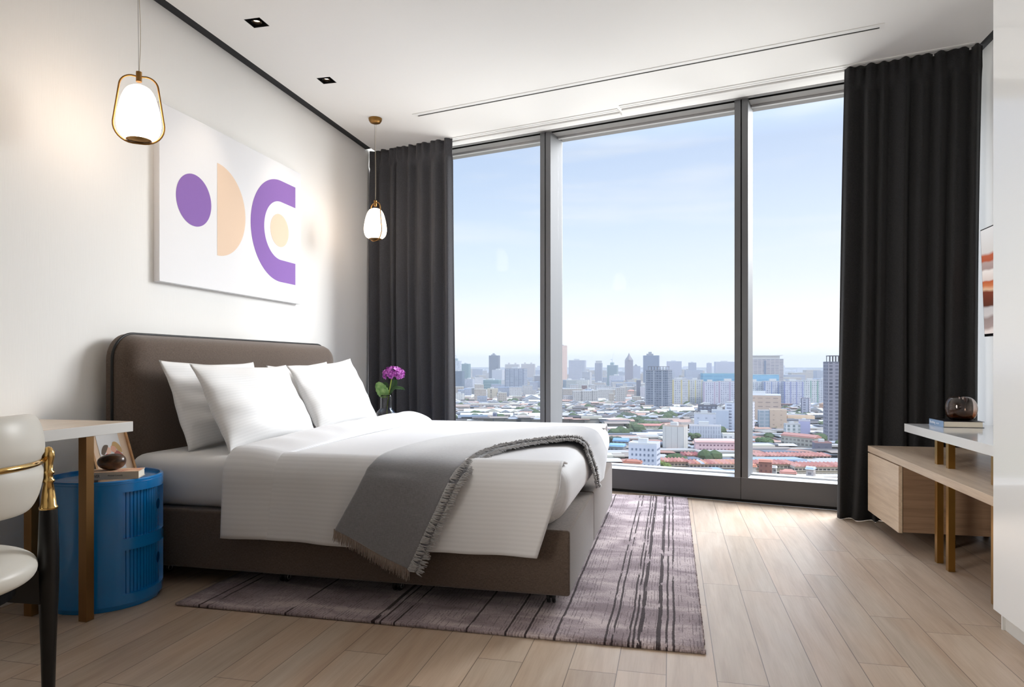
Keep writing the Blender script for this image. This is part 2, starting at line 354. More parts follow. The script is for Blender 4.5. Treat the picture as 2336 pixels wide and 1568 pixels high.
# ------------------------------------------------------------------ curtains
M_curt = fabric('curtain_cloth', (66, 66, 69), (86, 86, 90), 700, 0.95, 0.15)
M_curt2 = fabric('curtain_cloth_dark', (33, 33, 34), (50, 50, 51), 700, 0.95, 0.1)
def curtain(name, tA, tB, tAb, tBb, nf, seed, label, m):
    rnd = random.Random(seed)
    ph = [0.0]; wsum = 0
    for k in range(nf * 2): wsum += rnd.uniform(0.35, 1.65); ph.append(wsum)
    ph = [p / wsum for p in ph]; amp = [rnd.uniform(0.6, 1.2) for _ in ph]
    def fold(u):
        for k in range(nf * 2):
            if u <= ph[k + 1] + 1e-9:
                f = (u - ph[k]) / (ph[k + 1] - ph[k]); a = -amp[k] if k % 2 else amp[k]; b_ = -amp[k + 1] if (k + 1) % 2 else amp[k + 1]
                f = f * f * (3 - 2 * f); return a + (b_ - a) * f
        return 0
    def fn(u, v):
        z = 0.002 + (HC - 0.0045) * v
        head = 1.0 if z > 2.83 else 0.0
        w = 0.010 * math.sin(3.1 * u + 2.0 * v * 2.5 + seed) + 0.006 * math.sin(9 * u + 5 * v)
        uu = u + w * (1 - v) * 1.2
        f = fold(min(max(uu, 0), 1)); pin = math.exp(-((z - 2.82) / 0.035) ** 2)
        A = 0.040 * (1 - 0.25 * v) * (1 - 0.70 * pin)
        if head: A *= 0.85; f = 0.5 * f + 0.5 * math.sin(u * nf * 2 * PI * 1.5 + seed)
        lo = (1 - v) ** 1.5
        t_ = tA + (tB - tA) * u; tb = tAb + (tBb - tAb) * u; tt = t_ * v + tb * (1 - v)
        lean = 0.012 * math.cos(u * nf * 2 * PI * 0.5 + 3 * v) * (1 - v)
        zz = z
        return wp(tt + lean, -0.24 + A * f * 1.0 - 0.02 * lo, zz)
    q = B(); q.grid(nf * 26, 90, fn)
    o = q.build(name, m, smooth='all'); solid(o, 0.003)
    return tag(o, label, 'curtain')
curtain('curtain', -2.715, -1.83, -2.71, -1.80, 8, 3, 'charcoal floor length curtain gathered in the corner beside the bed and flowers', M_curt)
curtain('curtain.001', 1.19, 1.945, 1.135, 1.90, 8, 8, 'black floor length curtain gathered behind the wooden media bench', M_curt2)

# ------------------------------------------------------------------ ceiling fittings
dif = thing('air_diffuser', 'long thin white slot diffuser with a black slit in the ceiling', 'air vent', (-0.4, 4.66, HC))
A_, B_ = Vector((-1.93, 5.018, 0)), Vector((1.165, 4.315, 0)); dv = (B_ - A_).normalized(); nv = Vector((-dv.y, dv.x, 0)); cc = (A_ + B_) / 2; hl = (B_ - A_).length / 2
def dbox(o0, o1, z0, z1, ex=0.0): return (cc + nv * (o0 + o1) / 2 + Vector((0, 0, (z0 + z1) / 2)), dv * (hl + ex), nv * (o1 - o0) / 2, Vector((0, 0, (z1 - z0) / 2)))
loc0 = Matrix.Translation(-dif.location)
q = B()
for a0, a1, e in ((-0.047, -0.009, 0), (0.009, 0.018, 0)): q.obox(*dbox(a0, a1, HC - 0.004, HC - 0.0003, e))
for sgn in (-1, 1): q.obox(cc + dv * (hl + 0.012) * sgn + nv * (-0.0145) + Vector((0, 0, HC - 0.0021)), dv * 0.012, nv * 0.0325, Vector((0, 0, 0.0019)))
p = q.build('frame', M_white, dif); p.matrix_parent_inverse = loc0
q = B(); q.obox(*dbox(-0.009, 0.009, HC - 0.002, HC - 0.0002)); p = q.build('slit', mat('slit_black', (22, 21, 20), 0.7), dif); p.matrix_parent_inverse = loc0
for i, (cx, cy) in enumerate(DL):
    d = thing('downlight', ['square black recessed downlight nearer the left wall lamp, first from the viewer', 'square black recessed downlight closer to the window curtain'][i], 'ceiling light', (cx, cy, HC), 'square recessed downlights')
    q = B(); h = 0.0499
    for a, c in (((-h, -h, 0), (-h + 0.003, h, 0.13)), ((h - 0.003, -h, 0), (h, h, 0.13)), ((-h, -h, 0), (h, -h + 0.003, 0.13)), ((-h, h - 0.003, 0), (h, h, 0.13)), ((-h, -h, 0.127), (h, h, 0.13))): q.box(a, c)
    q.build('housing', mat('housing_black', (10, 10, 10), 0.6), d)
    q = B(); q.lathe([(0.0, 0.10), (0.027, 0.10), (0.028, 0.004), (0.024, 0.002), (0.020, 0.018), (0.0, 0.020)], n=28); q.build('lamp_barrel', mat('barrel_black', (30, 24, 20), 0.25, 0.6), d, smooth=True)
    q = B(); q.lathe([(0.0, 0.0), (0.018, 0.0), (0.018, 0.003), (0.0, 0.003)], n=24); q.build('lamp_lens', mat('lens_glow', (255, 240, 215), 0.5, emit=(255, 232, 200), es=7.5), d, loc=(0, 0, 0.0145))
    l = bpy.data.lights.new('downlight_lamp', 'SPOT'); l.energy = 12; l.spot_size = math.radians(60); l.spot_blend = 0.7; l.color = (1.0, 0.84, 0.66); l.shadow_soft_size = 0.02
    lo = bpy.data.objects.new('downlight_lamp', l); COL.objects.link(lo); lo.parent = d; lo.location = (0, 0, 0.0); lo.rotation_euler = (0, math.radians(8), 0)

# pendants
M_opal = mat('opal_glass', (255, 248, 236), 0.3, emit=(255, 226, 198), es=7.5)
def pendant(x, y, rz, lab, first):
    d = thing('pendant_lamp', lab, 'lamp', (x, y, 1.979), 'pendant lamps over the bedside tables', rz)
    pts = []
    def arc(cx, cz, r, a0, a1, n=8):
        for k in range(n + 1):
            a = math.radians(a0 + (a1 - a0) * k / n); pts.append((cx + r * math.cos(a), 0, cz + r * math.sin(a)))
    arc(-0.020, 0.086, 0.081, 268, 176); arc(-0.027, 0.253, 0.050, 172, 92)
    h = pts[:]; pts = [(0, 0, 0.0048)] + h + [(0, 0, 0.300)] + [(-a, b_, c) for a, b_, c in h[::-1]]
    # widen the low part, narrow the high part
    pts = [(a * (1.0 if c < 0.17 else 1.0), b_, c) for a, b_, c in pts]
    q = B(); q.tube(pts, 0.0042, 10, closed=True); q.build('ring_frame', M_brassd, d, smooth='all')
    q = B(); q.lathe([(0.0, 0.322), (0.012, 0.322), (0.012, 0.278), (0.0, 0.278)], n=20); q.build('collar', M_brassd, d, smooth=True)
    prof = [(0.0, 0.020), (0.045, 0.022), (0.070, 0.034), (0.084, 0.060), (0.0885, 0.095), (0.085, 0.135), (0.076, 0.180), (0.064, 0.218), (0.048, 0.244), (0.025, 0.258), (0.0, 0.262)]
    q = B(); q.lathe([tuple(crom([(a, 0, c) for a, c in prof], k / 40))[::2] for k in range(41)], n=40); q.build('glass_shade', M_opal, d, smooth='all')
    q = B(); q.lathe([(0.0, 0.008), (0.040, 0.012), (0.052, 0.0205), (0.0, 0.0195)], n=32); q.build('bottom_dish', M_brassd, d, smooth=True)
    top = HC - 1.979
    for k, s_ in enumerate((-1, 1)):
        n = 16; q = B(); pp = []
        for i in range(n + 1):
            f = i / n; pp.append((s_ * (0.001 + 0.010 * f * f), 0.0015 * s_, 0.322 + (top - 0.345) * f))
        if k: pp = [(a + 0.010 * math.sin(c * 5.2) * math.sin(PI * i / n), b_, c) for i, (a, b_, c) in enumerate(pp)]
        q.tube(pp, 0.0009 if k == 0 else 0.0013, 6); q.build('cord', mat('steel_cord', (120, 112, 100), 0.4, 0.8) if k == 0 else mat('clear_cord', (190, 176, 150), 0.4), d, smooth='all')
    q = B(); q.lathe([(0.0, -0.042), (0.022, -0.041), (0.040, -0.034), (0.050, -0.018), (0.053, -0.001), (0.0, -0.001)], n=36); q.build('canopy', M_brassd, d, smooth=True, loc=(0, 0, top))
    return d
pendant(-2.30, 2.568, math.radians(37), 'lit pendant lamp with wide front facing brass ring near blue bedside table', True)
pendant(-2.28, 5.000, math.radians(-37), 'lit pendant lamp with side turned brass ring before the charcoal curtain', False)

# ------------------------------------------------------------------ wall art
art = thing('wall_art', 'large white canvas with purple and peach geometric shapes above the bed', 'painting', (XL, 3.83, 1.45))
q = B(); q.box((0.0, -0.715, 0.0), (0.038, 0.715, 0.962), bev=0.003); q.build('canvas', mat('canvas_white', (238, 238, 240), 0.85, spec=0.15), art)
px = 0.0384
def disc(cy, cz, r, a0=0, a1=360, n=64, ri=None):
    pts = [(px, cy - 3.83 + r * math.cos(math.radians(a0 + (a1 - a0) * k / n)), cz - 1.45 + r * math.sin(math.radians(a0 + (a1 - a0) * k / n))) for k in range(n + (0 if a1 - a0 == 360 else 1))]
    return pts
M_pur = mat('purple_paint', (146, 112, 182), 0.8, spec=0.15); M_pea = mat('peach_paint', (236, 210, 186), 0.8, spec=0.15)
e5 = (0.0006, 0, 0)
q = B(); q.prism(disc(3.388, 1.945, 0.148), e5); q.build('painted_circle', M_pur, art)
q = B(); q.prism(disc(3.591, 1.940, 0.278, -90, 90), e5); q.build('painted_half_disc', M_pea, art)
q = B(); q.prism(disc(4.262, 1.940, 0.114), e5); q.build('painted_dot', M_pea, art)
q = B(); out = disc(4.279, 1.937, 0.354, 90, 270); inn = disc(4.279, 1.940, 0.203, 90, 270)
for i in range(64): q.prism([out[i], out[i + 1], inn[i + 1], inn[i]], e5)
Y0, Y1 = 4.279 - 3.83, 4.465 - 3.83
q.prism([(px, Y0, 2.291 - 1.45), (px, Y0, 2.143 - 1.45), (px, Y1, 2.141 - 1.45), (px, Y1, 2.291 - 1.45)], e5)
q.prism([(px, Y0, 1.583 - 1.45), (px, Y0, 1.737 - 1.45), (px, Y1, 1.737 - 1.45), (px, Y1, 1.583 - 1.45)], e5)
q.build('painted_arch', M_pur, art, merge=True)

# ------------------------------------------------------------------ rug
M_rug = mat('rug_pile', (150, 132, 138), 0.85, spec=0.1, sheen=0.08)
t, b = bs(M_rug); o_ = objco(t); x, y, z = sepx(t, o_)
RX0, RX1, RY0, RY1 = -2.010, 0.110, 2.449, 5.275
wob = mth(t, 'MULTIPLY', mth(t, 'SUBTRACT', noise(t, comb(t, mth(t, 'MULTIPLY', x, 0.4), mth(t, 'MULTIPLY', y, 3.0), 0.0), 1.0, 3), 0.5), 0.014)
wob2 = mth(t, 'MULTIPLY', mth(t, 'SUBTRACT', noise(t, comb(t, mth(t, 'MULTIPLY', x, 3.0), mth(t, 'MULTIPLY', y, 40.0), 0.0), 1.0, 2), 0.5), 0.004)
xw = mth(t, 'ADD', mth(t, 'ADD', x, wob), wob2)
fac = mth(t, 'DIVIDE', mth(t, 'SUBTRACT', xw, RX0), RX1 - RX0)
main = [(-1.93, .004), (-1.90, .005), (-1.862, .006), (-1.505, .008), (-1.485, .005), (-1.435, .006), (-1.128, .009), (-1.10, .006), (-1.04, .006), (-0.905, .006), (-0.789, .007), (-0.75, .009), (-0.604, .007), (-0.53, .008)]
main2 = [(-0.416, .008), (-0.375, .005), (-0.30, .006), (-0.238, .007), (-0.216, .010), (-0.157, .006), (-0.137, .007), (-0.117, .014), (-0.052, .016), (-0.020, .007), (0.006, .009)]
def lines(ls):
    st = [(0.0, (0, 0, 0, 1))]
    for c, w in ls:
        a = (c - w / 2 - RX0) / (RX1 - RX0); e = (c + w / 2 - RX0) / (RX1 - RX0); st += [(a, (1, 1, 1, 1)), (e, (0, 0, 0, 1))]
    return ramp(t, fac, st, 'CONSTANT')
L1 = mth(t, 'ADD', lines(main), lines(main2), True)
dash = mth(t, 'GREATER_THAN', noise(t, comb(t, mth(t, 'MULTIPLY', x, 55.0), mth(t, 'MULTIPLY', y, 5.0), 2.0), 1.0, 2), 0.40)
L1 = mth(t, 'MULTIPLY', L1, dash)
fi = mth(t, 'DIVIDE', xw, 0.0125); fidx = mth(t, 'FLOOR', fi); ff = mth(t, 'FRACT', fi)
wn = N(t, 'ShaderNodeTexWhiteNoise', noise_dimensions='1D'); link(t, fidx, wn.inputs['W'])
dn = noise(t, comb(t, mth(t, 'MULTIPLY', fidx, 7.7), mth(t, 'MULTIPLY', y, 15.0), 0.0), 1.0, 2)
thin = mth(t, 'MULTIPLY', mth(t, 'LESS_THAN', ff, 0.26), mth(t, 'MULTIPLY', mth(t, 'GREATER_THAN', dn, 0.49), mth(t, 'GREATER_THAN', wn.outputs[0], 0.30)))
cl = noise(t, mapping(t, o_, (3.0, 7.0, 1.0)), 1.0, 4, 0.8); fine = noise(t, mapping(t, o_, (260, 90, 100)), 1.0, 2)
c0 = ramp(t, mth(t, 'ADD', mth(t, 'MULTIPLY', cl, 0.75), mth(t, 'MULTIPLY', fine, 0.25)), [(0.38, rgba((128, 114, 118))), (0.5, rgba((152, 138, 141))), (0.62, rgba((186, 172, 172)))])
c0 = mixc(t, mth(t, 'MULTIPLY', thin, 0.55), c0, rgba((74, 60, 66)))
c0 = mixc(t, mth(t, 'MULTIPLY', L1, 0.92), c0, rgba((44, 33, 35))); link(t, c0, b.inputs['Base Color'])
bump(t, b, mth(t, 'SUBTRACT', fine, mth(t, 'MULTIPLY', mth(t, 'ADD', L1, mth(t, 'MULTIPLY', thin, 0.6)), 1.2)), 0.7, 0.004)
q = B()
def rugf(u, v):
    X = RX0 + (RX1 - RX0) * u; Y = RY0 + (RY1 - RY0) * v
    return (X, Y, 0.0125 + 0.0012 * math.sin(X * 90 + Y * 13) * math.sin(Y * 70))
q.grid(60, 60, rugf)
bm = q.bm; r_ = bmesh.ops.extrude_face_region(bm, geom=bm.faces[:]); 
for v in [g for g in r_['geom'] if isinstance(g, bmesh.types.BMVert)]: v.co.z = 0.0008
rug = q.build('rug', M_rug, smooth='all'); tag(rug, 'mauve grey rug with broken dark stripes under the bed', 'rug')
q = B(); rr_ = random.Random(5)
for k in range(900):
    f = rr_.random()
    if f < 0.6: X = RX0 + (RX1 - RX0) * rr_.random(); Y = RY0 - 0.0015; d = (0, -1)
    else: X = RX1 + 0.0015; Y = RY0 + (RY1 - RY0) * rr_.random(); d = (1, 0)
    s_ = 0.004 + 0.003 * rr_.random(); q.lathe([(0, 0.0), (s_, 0.002), (s_ * 0.9, 0.010), (0, 0.013)], (X - d[0] * 0.002, Y - d[1] * 0.002, 0.0012), n=6)
q.build('pile_edge', M_rug, rug, smooth='all')['kind'] = 'stuff'

# ------------------------------------------------------------------ bed
M_bed = fabric('bed_cloth', (74, 62, 54), (106, 92, 82), 800, 0.95, 0.3)
M_pipe = mat('black_piping', (18, 17, 17), 0.5)
M_sheet = mat('white_cotton', (226, 226, 226), 0.9, spec=0.15, sheen=0.1)
bed = thing('bed', 'double bed with brown upholstered headboard and box base on castors', 'bed', (-1.45, 3.675, 0.0))
bi = Matrix.Translation(-bed.location)
def bp(o): o.matrix_parent_inverse = bi; return o
def rrect(y0, y1, z0, z1, r, n=8, inset=0.0):
    pts = [(y0 + inset, z0)]
    for k in range(n + 1):
        a = PI - (PI / 2) * k / n; pts.append((y0 + r + (r - inset) * math.cos(a), z1 - r + (r - inset) * math.sin(a)))
    for k in range(n + 1):
        a = PI / 2 - (PI / 2) * k / n; pts.append((y1 - r + (r - inset) * math.cos(a), z1 - r + (r - inset) * math.sin(a)))
    pts.append((y1 - inset, z0)); return pts
HX0, HX1 = -2.635, -2.50; hy0, hy1, hz = 2.735, 4.80, 1.156
q = B()
prof = [(HX0, 0.0), (-2.603, 0.0), (-2.590, 0.004), (-2.560, 0.010), (-2.530, 0.025), (-2.512, 0.045), (-2.503, 0.075), (HX1, 0.12)]
rings = []
for X, ins in prof:
    P_ = rrect(hy0, hy1, 0.05, hz, 0.13, 10, min(ins, 0.12)); rings.append([q.bm.verts.new((X, y_, z_)) for y_, z_ in P_])
for a_, b_ in zip(rings[:-1], rings[1:]):
    for k in range(len(a_) - 1): q.bm.faces.new([a_[k], a_[k + 1], b_[k + 1], b_[k]])
q.bm.faces.new(rings[-1]); q.bm.faces.new(rings[0][::-1])
hb = bp(q.build('headboard', M_bed, bed, smooth=50))
q = B(); q.tube([(-2.600, y_, z_) for y_, z_ in rrect(hy0, hy1, 0.05, hz, 0.13, 12, -0.001)], 0.0065, 8); q.build('piping', M_pipe, hb, smooth='all').matrix_parent_inverse = Matrix.Identity(4)
q = B(); q.box((HX1 - 0.004, 3.06, 0.86), (HX1 + 0.003, 4.46, 0.866), bev=0.002); q.build('quilt_seam', mat('seam_dark', (44, 36, 31), 0.9), hb)
bx0, bx1, by0, by1, bz0, bz1 = -2.50, -0.395, 2.690, 4.665, 0.078, 0.342
q = B(); q.box((bx0, by0, bz0), (bx1, 3.551, bz1), bev=0.012, seg=3); bp(q.build('base', M_bed, bed, smooth=True))
q = B(); q.box((bx0, 3.555, bz0), (bx1, by1, bz1), bev=0.012, seg=3); bp(q.build('base', M_bed, bed, smooth=True))
for cx_, cy_ in ((-0.487, 2.80), (-1.17, 2.80), (-1.72, 2.80), (-2.35, 2.80), (-0.487, 4.55), (-1.35, 4.55), (-2.35, 4.55)):
    q = B(); q.box((cx_ - 0.012, cy_ - 0.012, 0.05), (cx_ + 0.012, cy_ + 0.012, 0.080)); q.box((cx_ - 0.020, cy_ - 0.016, 0.038), (cx_ + 0.020, cy_ + 0.016, 0.056), bev=0.004)
    cs = bp(q.build('castor', mat('castor_black', (20, 20, 21), 0.4), bed))
    for s_ in (-0.011, 0.011):
        pts = [(0.0, -0.007), (0.020, -0.007), (0.0235, -0.004), (0.0235, 0.004), (0.020, 0.007), (0.0, 0.007)]
        q = B(); q.lathe(pts, n=24); w_ = q.build('wheel', [mat('castor_black', (20, 20, 21), 0.4)], cs, smooth=True)
        w_.location = (cx_ + s_, cy_, 0.0375); w_.rotation_euler = (0, PI / 2, 0)
    q = B(); q.tube([(cx_ + 0.0195, cy_ + 0.013 * math.cos(a), 0.0375 + 0.013 * math.sin(a)) for a in [k * PI / 6 for k in range(12)]], 0.0022, 6, closed=True); q.build('hub_ring', mat('hub_steel', (190, 190, 190), 0.3, 0.8), cs, smooth='all')
def softbox(x0, x1, y0, y1, z0, z1, r, taper=0.0, bulge=0.0, crown=0.0, seg=8, open_bottom=False):
    q = B(); q.bm.free(); q.bm = bmesh.new()
    nx, ny, nz_ = 44, 44, 14
    def P(ax, u, v):
        pass
    bmesh.ops.create_cube(q.bm, size=1.0, matrix=Matrix.Translation(((x0 + x1) / 2, (y0 + y1) / 2, (z0 + z1) / 2)) @ Matrix.Diagonal((x1 - x0, y1 - y0, z1 - z0, 1)))
    bmesh.ops.subdivide_edges(q.bm, edges=q.bm.edges[:], cuts=28, use_grid_fill=True)
    cx_, cy_, cz_ = (x0 + x1) / 2, (y0 + y1) / 2, (z0 + z1) / 2; hx, hy, hz_ = (x1 - x0) / 2, (y1 - y0) / 2, (z1 - z0) / 2
    for v in q.bm.verts:
        # spread vertices towards the edges, then round the corners
        p = Vector(((v.co.x - cx_) / hx, (v.co.y - cy_) / hy, (v.co.z - cz_) / hz_))
        p = Vector([math.sin(c * PI / 2) if abs(c) < 0.9999 else c for c in p])
        P3 = Vector((p.x * hx, p.y * hy, p.z * hz_)); inner = Vector([max(-h + r, min(h - r, c)) if h > r else 0 for c, h in zip(P3, (hx, hy, hz_))])
        d = P3 - inner
        if d.length > 1e-9:
            m_ = max(abs(c) for c in d); P3 = inner + d.normalized() * min(d.length, r) if d.length > r else P3
        k = (P3.z / hz_)
        f = 1 - k * k
        sx = bulge * f - taper * max(0, -k); P3.x += math.copysign(min(1, abs(P3.x) / hx) ** 6, P3.x) * sx; P3.y += math.copysign(min(1, abs(P3.y) / hy) ** 6, P3.y) * sx
        if k > 0: P3.z += crown * (1 - (P3.x / hx) ** 2) * (1 - (P3.y / hy) ** 2)
        v.co = P3 + Vector((cx_, cy_, cz_))
    return q
q = softbox(-2.485, -0.45, 2.715, 4.635, 0.343, 0.583, 0.055, 0.012, 0.012, 0.004)
bp(q.build('mattress', M_sheet, bed, smooth='all'))

# bed linen with a satin stripe
def linen(name, freq=46.0, col=(221, 221, 223)):
    if name in MATS: return MATS[name]
    m = mat(name, col, 0.8, spec=0.25, sheen=0.1); t, b = bs(m); uv = N(t, 'ShaderNodeTexCoord').outputs['UV']; u, v, w = sepx(t, uv)
    f = mth(t, 'FRACT', mth(t, 'MULTIPLY', v, freq)); s1 = mth(t, 'LESS_THAN', f, 0.5)
    n_ = noise(t, comb(t, mth(t, 'MULTIPLY', u, 3), mth(t, 'MULTIPLY', v, 130), 0.0), 1.0, 2)
    c0 = mixc(t, s1, rgba(tuple(c - 4 for c in col)), rgba(col)); c0 = mixc(t, mth(t, 'MULTIPLY', n_, 0.10), c0, rgba((200, 200, 200))); link(t, c0, b.inputs['Base Color'])
    r_ = mth(t, 'MULTIPLY_ADD', s1, -0.25); r_.node.inputs[2].default_value = 0.75; link(t, r_, b.inputs['Roughness'])
    bump(t, b, mth(t, 'ADD', s1, n_), 0.12, 0.0005); return m
M_linen = linen('striped_linen'); M_linenp = linen('striped_pillow_linen', 64.0, (236, 236, 236))
def ypath(v, hem=0.237, top=0.600, yn=2.655, yf=4.70, r=0.10, off=0.0):
    """cross-bed path from the near hem over the top to the far hem; v in 0..1"""
    L1_ = top - r - hem; L2_ = r * PI / 2; L3_ = (yf - yn) - 2 * r; T = 2 * L1_ + 2 * L2_ + L3_; d = v * T
    if d < L1_: return Vector((0, yn - off - 0.012 * (1 - d / L1_), hem + d)), Vector((0, -1, 0)), d
    d2 = d - L1_
    if d2 < L2_:
        a = d2 / r; return Vector((0, yn + r - (r + off) * math.cos(a), top - r + (r + off) * math.sin(a))), Vector((0, -math.cos(a), math.sin(a))), d
    d3 = d2 - L2_
    if d3 < L3_: return Vector((0, yn + r + d3, top + off + 0.008 * math.sin(PI * d3 / L3_))), Vector((0, 0, 1)), d
    d4 = d3 - L3_
    if d4 < L2_:
        a = d4 / r; return Vector((0, yf - r + (r + off) * math.sin(a), top - r + (r + off) * math.cos(a))), Vector((0, math.sin(a), math.cos(a))), d
    return Vector((0, yf + off, top - r - (d4 - L2_))), Vector((0, 1, 0)), d
duv = thing('duvet', 'white satin striped duvet spread over the bed with folded top', 'duvet', (-1.1, 3.675, 0.6)); di = Matrix.Translation(-duv.location)
# tucked body over the foot of the mattress
q = softbox(-1.86, -0.418, 2.700, 4.655, 0.345, 0.604, 0.085, 0.022, 0.012, 0.012)
q.uv = q.bm.loops.layers.uv.new('UVMap')
for f in q.bm.faces:
    for l in f.loops: l[q.uv].uv = ((l.vert.co.x) * 0.5, (l.vert.co.y + (0.6 - l.vert.co.z if l.vert.co.y < 3 else 0)) * 1.0) if abs(f.normal.x) < 0.7 else (l.vert.co.z * 0.5, l.vert.co.y)
p = q.build('cover', M_linen, duv, smooth='all'); p.matrix_parent_inverse = di
# hanging side flaps
def flap(side):
    q = B()
    def fn(u, v):
        dd = v * 0.53
        if side > 0: P_, n_, d = ypath(dd / 2.757, hem=0.240)
        else: P_, n_, d = ypath(1 - dd / 2.757, hem=0.240)
        low = 1 - min(v / 0.55, 1); X1 = -0.428 - 0.088 * low; X0 = -1.93 + 0.03 * (1 - low)
        X = X0 + (X1 - X0) * u
        edge = max(0, (u - 0.93) / 0.07)
        wav = 0.006 * low * math.sin(u * 17 + 1.0) + 0.004 * low * math.sin(u * 41)
        P_ = P_ + n_ * (wav + 0.004 + 0.006 * edge * low); P_.x = X
        P_.z += 0.004 * low * math.sin(u * 9)
        if v > 0.8: P_.z -= 0.022 * (v - 0.8) / 0.2
        return P_
    q.grid(90, 40, fn, uvf=lambda u, v: (u, v * 0.6 + 0.05))
    o = q.build('side_drape', M_linen, duv, smooth='all'); o.matrix_parent_inverse = di; solid(o, 0.010, 1.0 if side > 0 else 0.0); return o
flap(1); flap(-1)
# turned-down fold
q = B()
def foldf(u, v):
    hv = v; P_, n_, d = ypath(hv, hem=0.246, yn=2.652, yf=4.70)
    s_ = u  # around the band: 0 under left .. 1 over right
    w = -1.915 + 0.235 * u
    low = max(0, 1 - v / 0.10); w -= 0.022 * low
    k = min(1, max(0, (v - 0.12) / 0.76)); topk = 1 if 0.12 < v < 0.88 else 0
    h = (0.020 + 0.038 * k) * (1.0 if 0.1 < v < 0.9 else 0.55 + 0.45 * min(1, (v if v < .5 else 1 - v) / 0.1))
    pr = (math.sin(PI * min(1, u * 1.0)) ** 0.45) * (1.15 - 0.45 * u)
    wob = 0.004 * math.sin(v * 60) * math.sin(PI * u)
    P_ = P_ + n_ * (h * pr + wob + 0.008 * (1 - 0.6 * u) + (0.010 * (1 - u) if u > 0.04 else 0)); P_.x = w + 0.006 * math.sin(v * 11) * u + (-0.06 * math.sin(PI * v) * (1 - u) if True else 0)
    if u < 0.03: P_ -= n_ * 0.012
    return P_
q.grid(30, 150, foldf, uvf=lambda u, v: (u * 0.2, v * 2.6))
p = q.build('turned_down_fold', M_linen, duv, smooth='all'); p.matrix_parent_inverse = di; solid(p, 0.006, 0.0)

# pillows
def pillow(BL, BR, TL, TR, th, label, seed, fl=0.035):
    BL, BR, TL, TR = map(Vector, (BL, BR, TL, TR)); c = (BL + BR + TL + TR) / 4
    nrm = ((BR - BL).cross(TL - BL)).normalized()
    q = B(); rnd = random.Random(seed); a1, a2, a3 = rnd.uniform(0, 6), rnd.uniform(0, 6), rnd.uniform(0, 6)
    def fn(side):
        def f(u, v):
            uu, vv = u * 2 - 1, v * 2 - 1
            pu = 1 - 0.055 * (1 - vv * vv); pv = 1 - 0.085 * (1 - uu * uu)
            U_, V_ = (uu * pu + 1) / 2, (vv * pv + 1) / 2
            p = (BL * (1 - U_) + BR * U_) * (1 - V_) + (TL * (1 - U_) + TR * U_) * V_
            g = max(0, (1 - abs(uu) ** 2.6)) ** 0.62 * max(0, (1 - abs(vv) ** 2.6)) ** 0.62
            cr = 0.010 * math.sin(5 * uu + 3 * vv + a1) + 0.005 * math.sin(14 * vv + 4 * uu + a3); ed = 0.006 * math.sin(8 * uu - 6 * vv + a2) * (abs(uu) ** 4 + abs(vv) ** 4) / 2
            sag = 1 - 0.18 * vv
            return p + nrm * (side * (th / 2 * g * sag + cr * g) + ed) - c
        return f
    q.grid(56, 44, fn(1), uvf=lambda u, v: (u, v * 0.5)); q.grid(56, 44, fn(-1), uvf=lambda u, v: (u, v * 0.5))
    bmesh.ops.remove_doubles(q.bm, verts=q.bm.verts, dist=0.0006)
    o = q.build('pillow', M_linenp, smooth='all'); o.location = c
    return tag(o, label, 'pillow', 'white pillows against the headboard')
pillow((-2.26, 2.835, 0.585), (-2.26, 3.56, 0.588), (-2.405, 2.815, 1.027), (-2.40, 3.56, 1.018), 0.150, 'white pillow against the headboard at the blue table side, half hidden', 1)
pillow((-2.00, 2.785, 0.588), (-1.985, 3.56, 0.600), (-2.215, 2.790, 1.010), (-2.215, 3.605, 1.000), 0.180, 'large white pillow in front at the blue table side, fully visible', 2)
pillow((-2.26, 3.74, 0.588), (-2.26, 4.46, 0.588), (-2.40, 3.69, 0.998), (-2.39, 4.43, 1.028), 0.150, 'white pillow at the window side mostly hidden behind another pillow', 3)
pillow((-2.04, 3.69, 0.600), (-2.03, 4.50, 0.610), (-2.265, 3.70, 1.000), (-2.255, 4.515, 1.048), 0.180, 'white striped pillow in front at the window and flower side', 4)

# throw blanket
M_throw = fabric('grey_wool', (112, 112, 117), (132, 132, 137), 600, 0.95, 1.0, 0.35)
M_throw2 = mat('grey_fringe', (172, 171, 172), 0.95, sheen=0.6); M_throw3 = mat('brown_fringe', (140, 124, 114), 0.95, sheen=0.5)
A_ = [(-1.364, 2.598, .318), (-1.285, 2.605, .46), (-1.225, 2.640, .575), (-1.190, 2.84, .622), (-1.06, 3.42, .630), (-.53, 4.05, .624), (-.385, 4.02, .52), (-.383, 3.80, .39)]
B_ = [(-1.035, 2.598, .175), (-.930, 2.605, .40), (-.850, 2.640, .560), (-.790, 2.90, .622), (-.630, 3.26, .630), (-.450, 3.40, .622), (-.385, 3.40, .52), (-.383, 3.58, .37)]
thr = thing('throw_blanket', 'folded grey wool throw with fringe laid diagonally across the bed', 'blanket', (-0.9, 3.2, 0.6)); ti = Matrix.Translation(-thr.location)
def thf(off=0.0, wv=1.0):
    def fn(u, v):
        a, b_ = crom(A_, u), crom(B_, u); p = a.lerp(b_, v)
        w = 0.006 * math.sin(v * 7 + u * 9) * wv
        if u < 0.25: p.y += w - off
        elif u > 0.78: p.x -= w; p.x += off
        else: p.z += w * 0.5 + off
        return p
    return fn
q = B(); q.grid(110, 26, thf(0.010)); p = q.build('blanket_top', M_throw, thr, smooth='all'); p.matrix_parent_inverse = ti; solid(p, 0.012, 0.0); sub(p)
q = B(); q.grid(110, 26, lambda u, v: thf(0.0)(u, 0.1 + v * 0.98)); p = q.build('blanket_underlayer', M_throw, thr, smooth='all'); p.matrix_parent_inverse = ti; solid(p, 0.010, 0.0)
q = B(); rnd = random.Random(11)
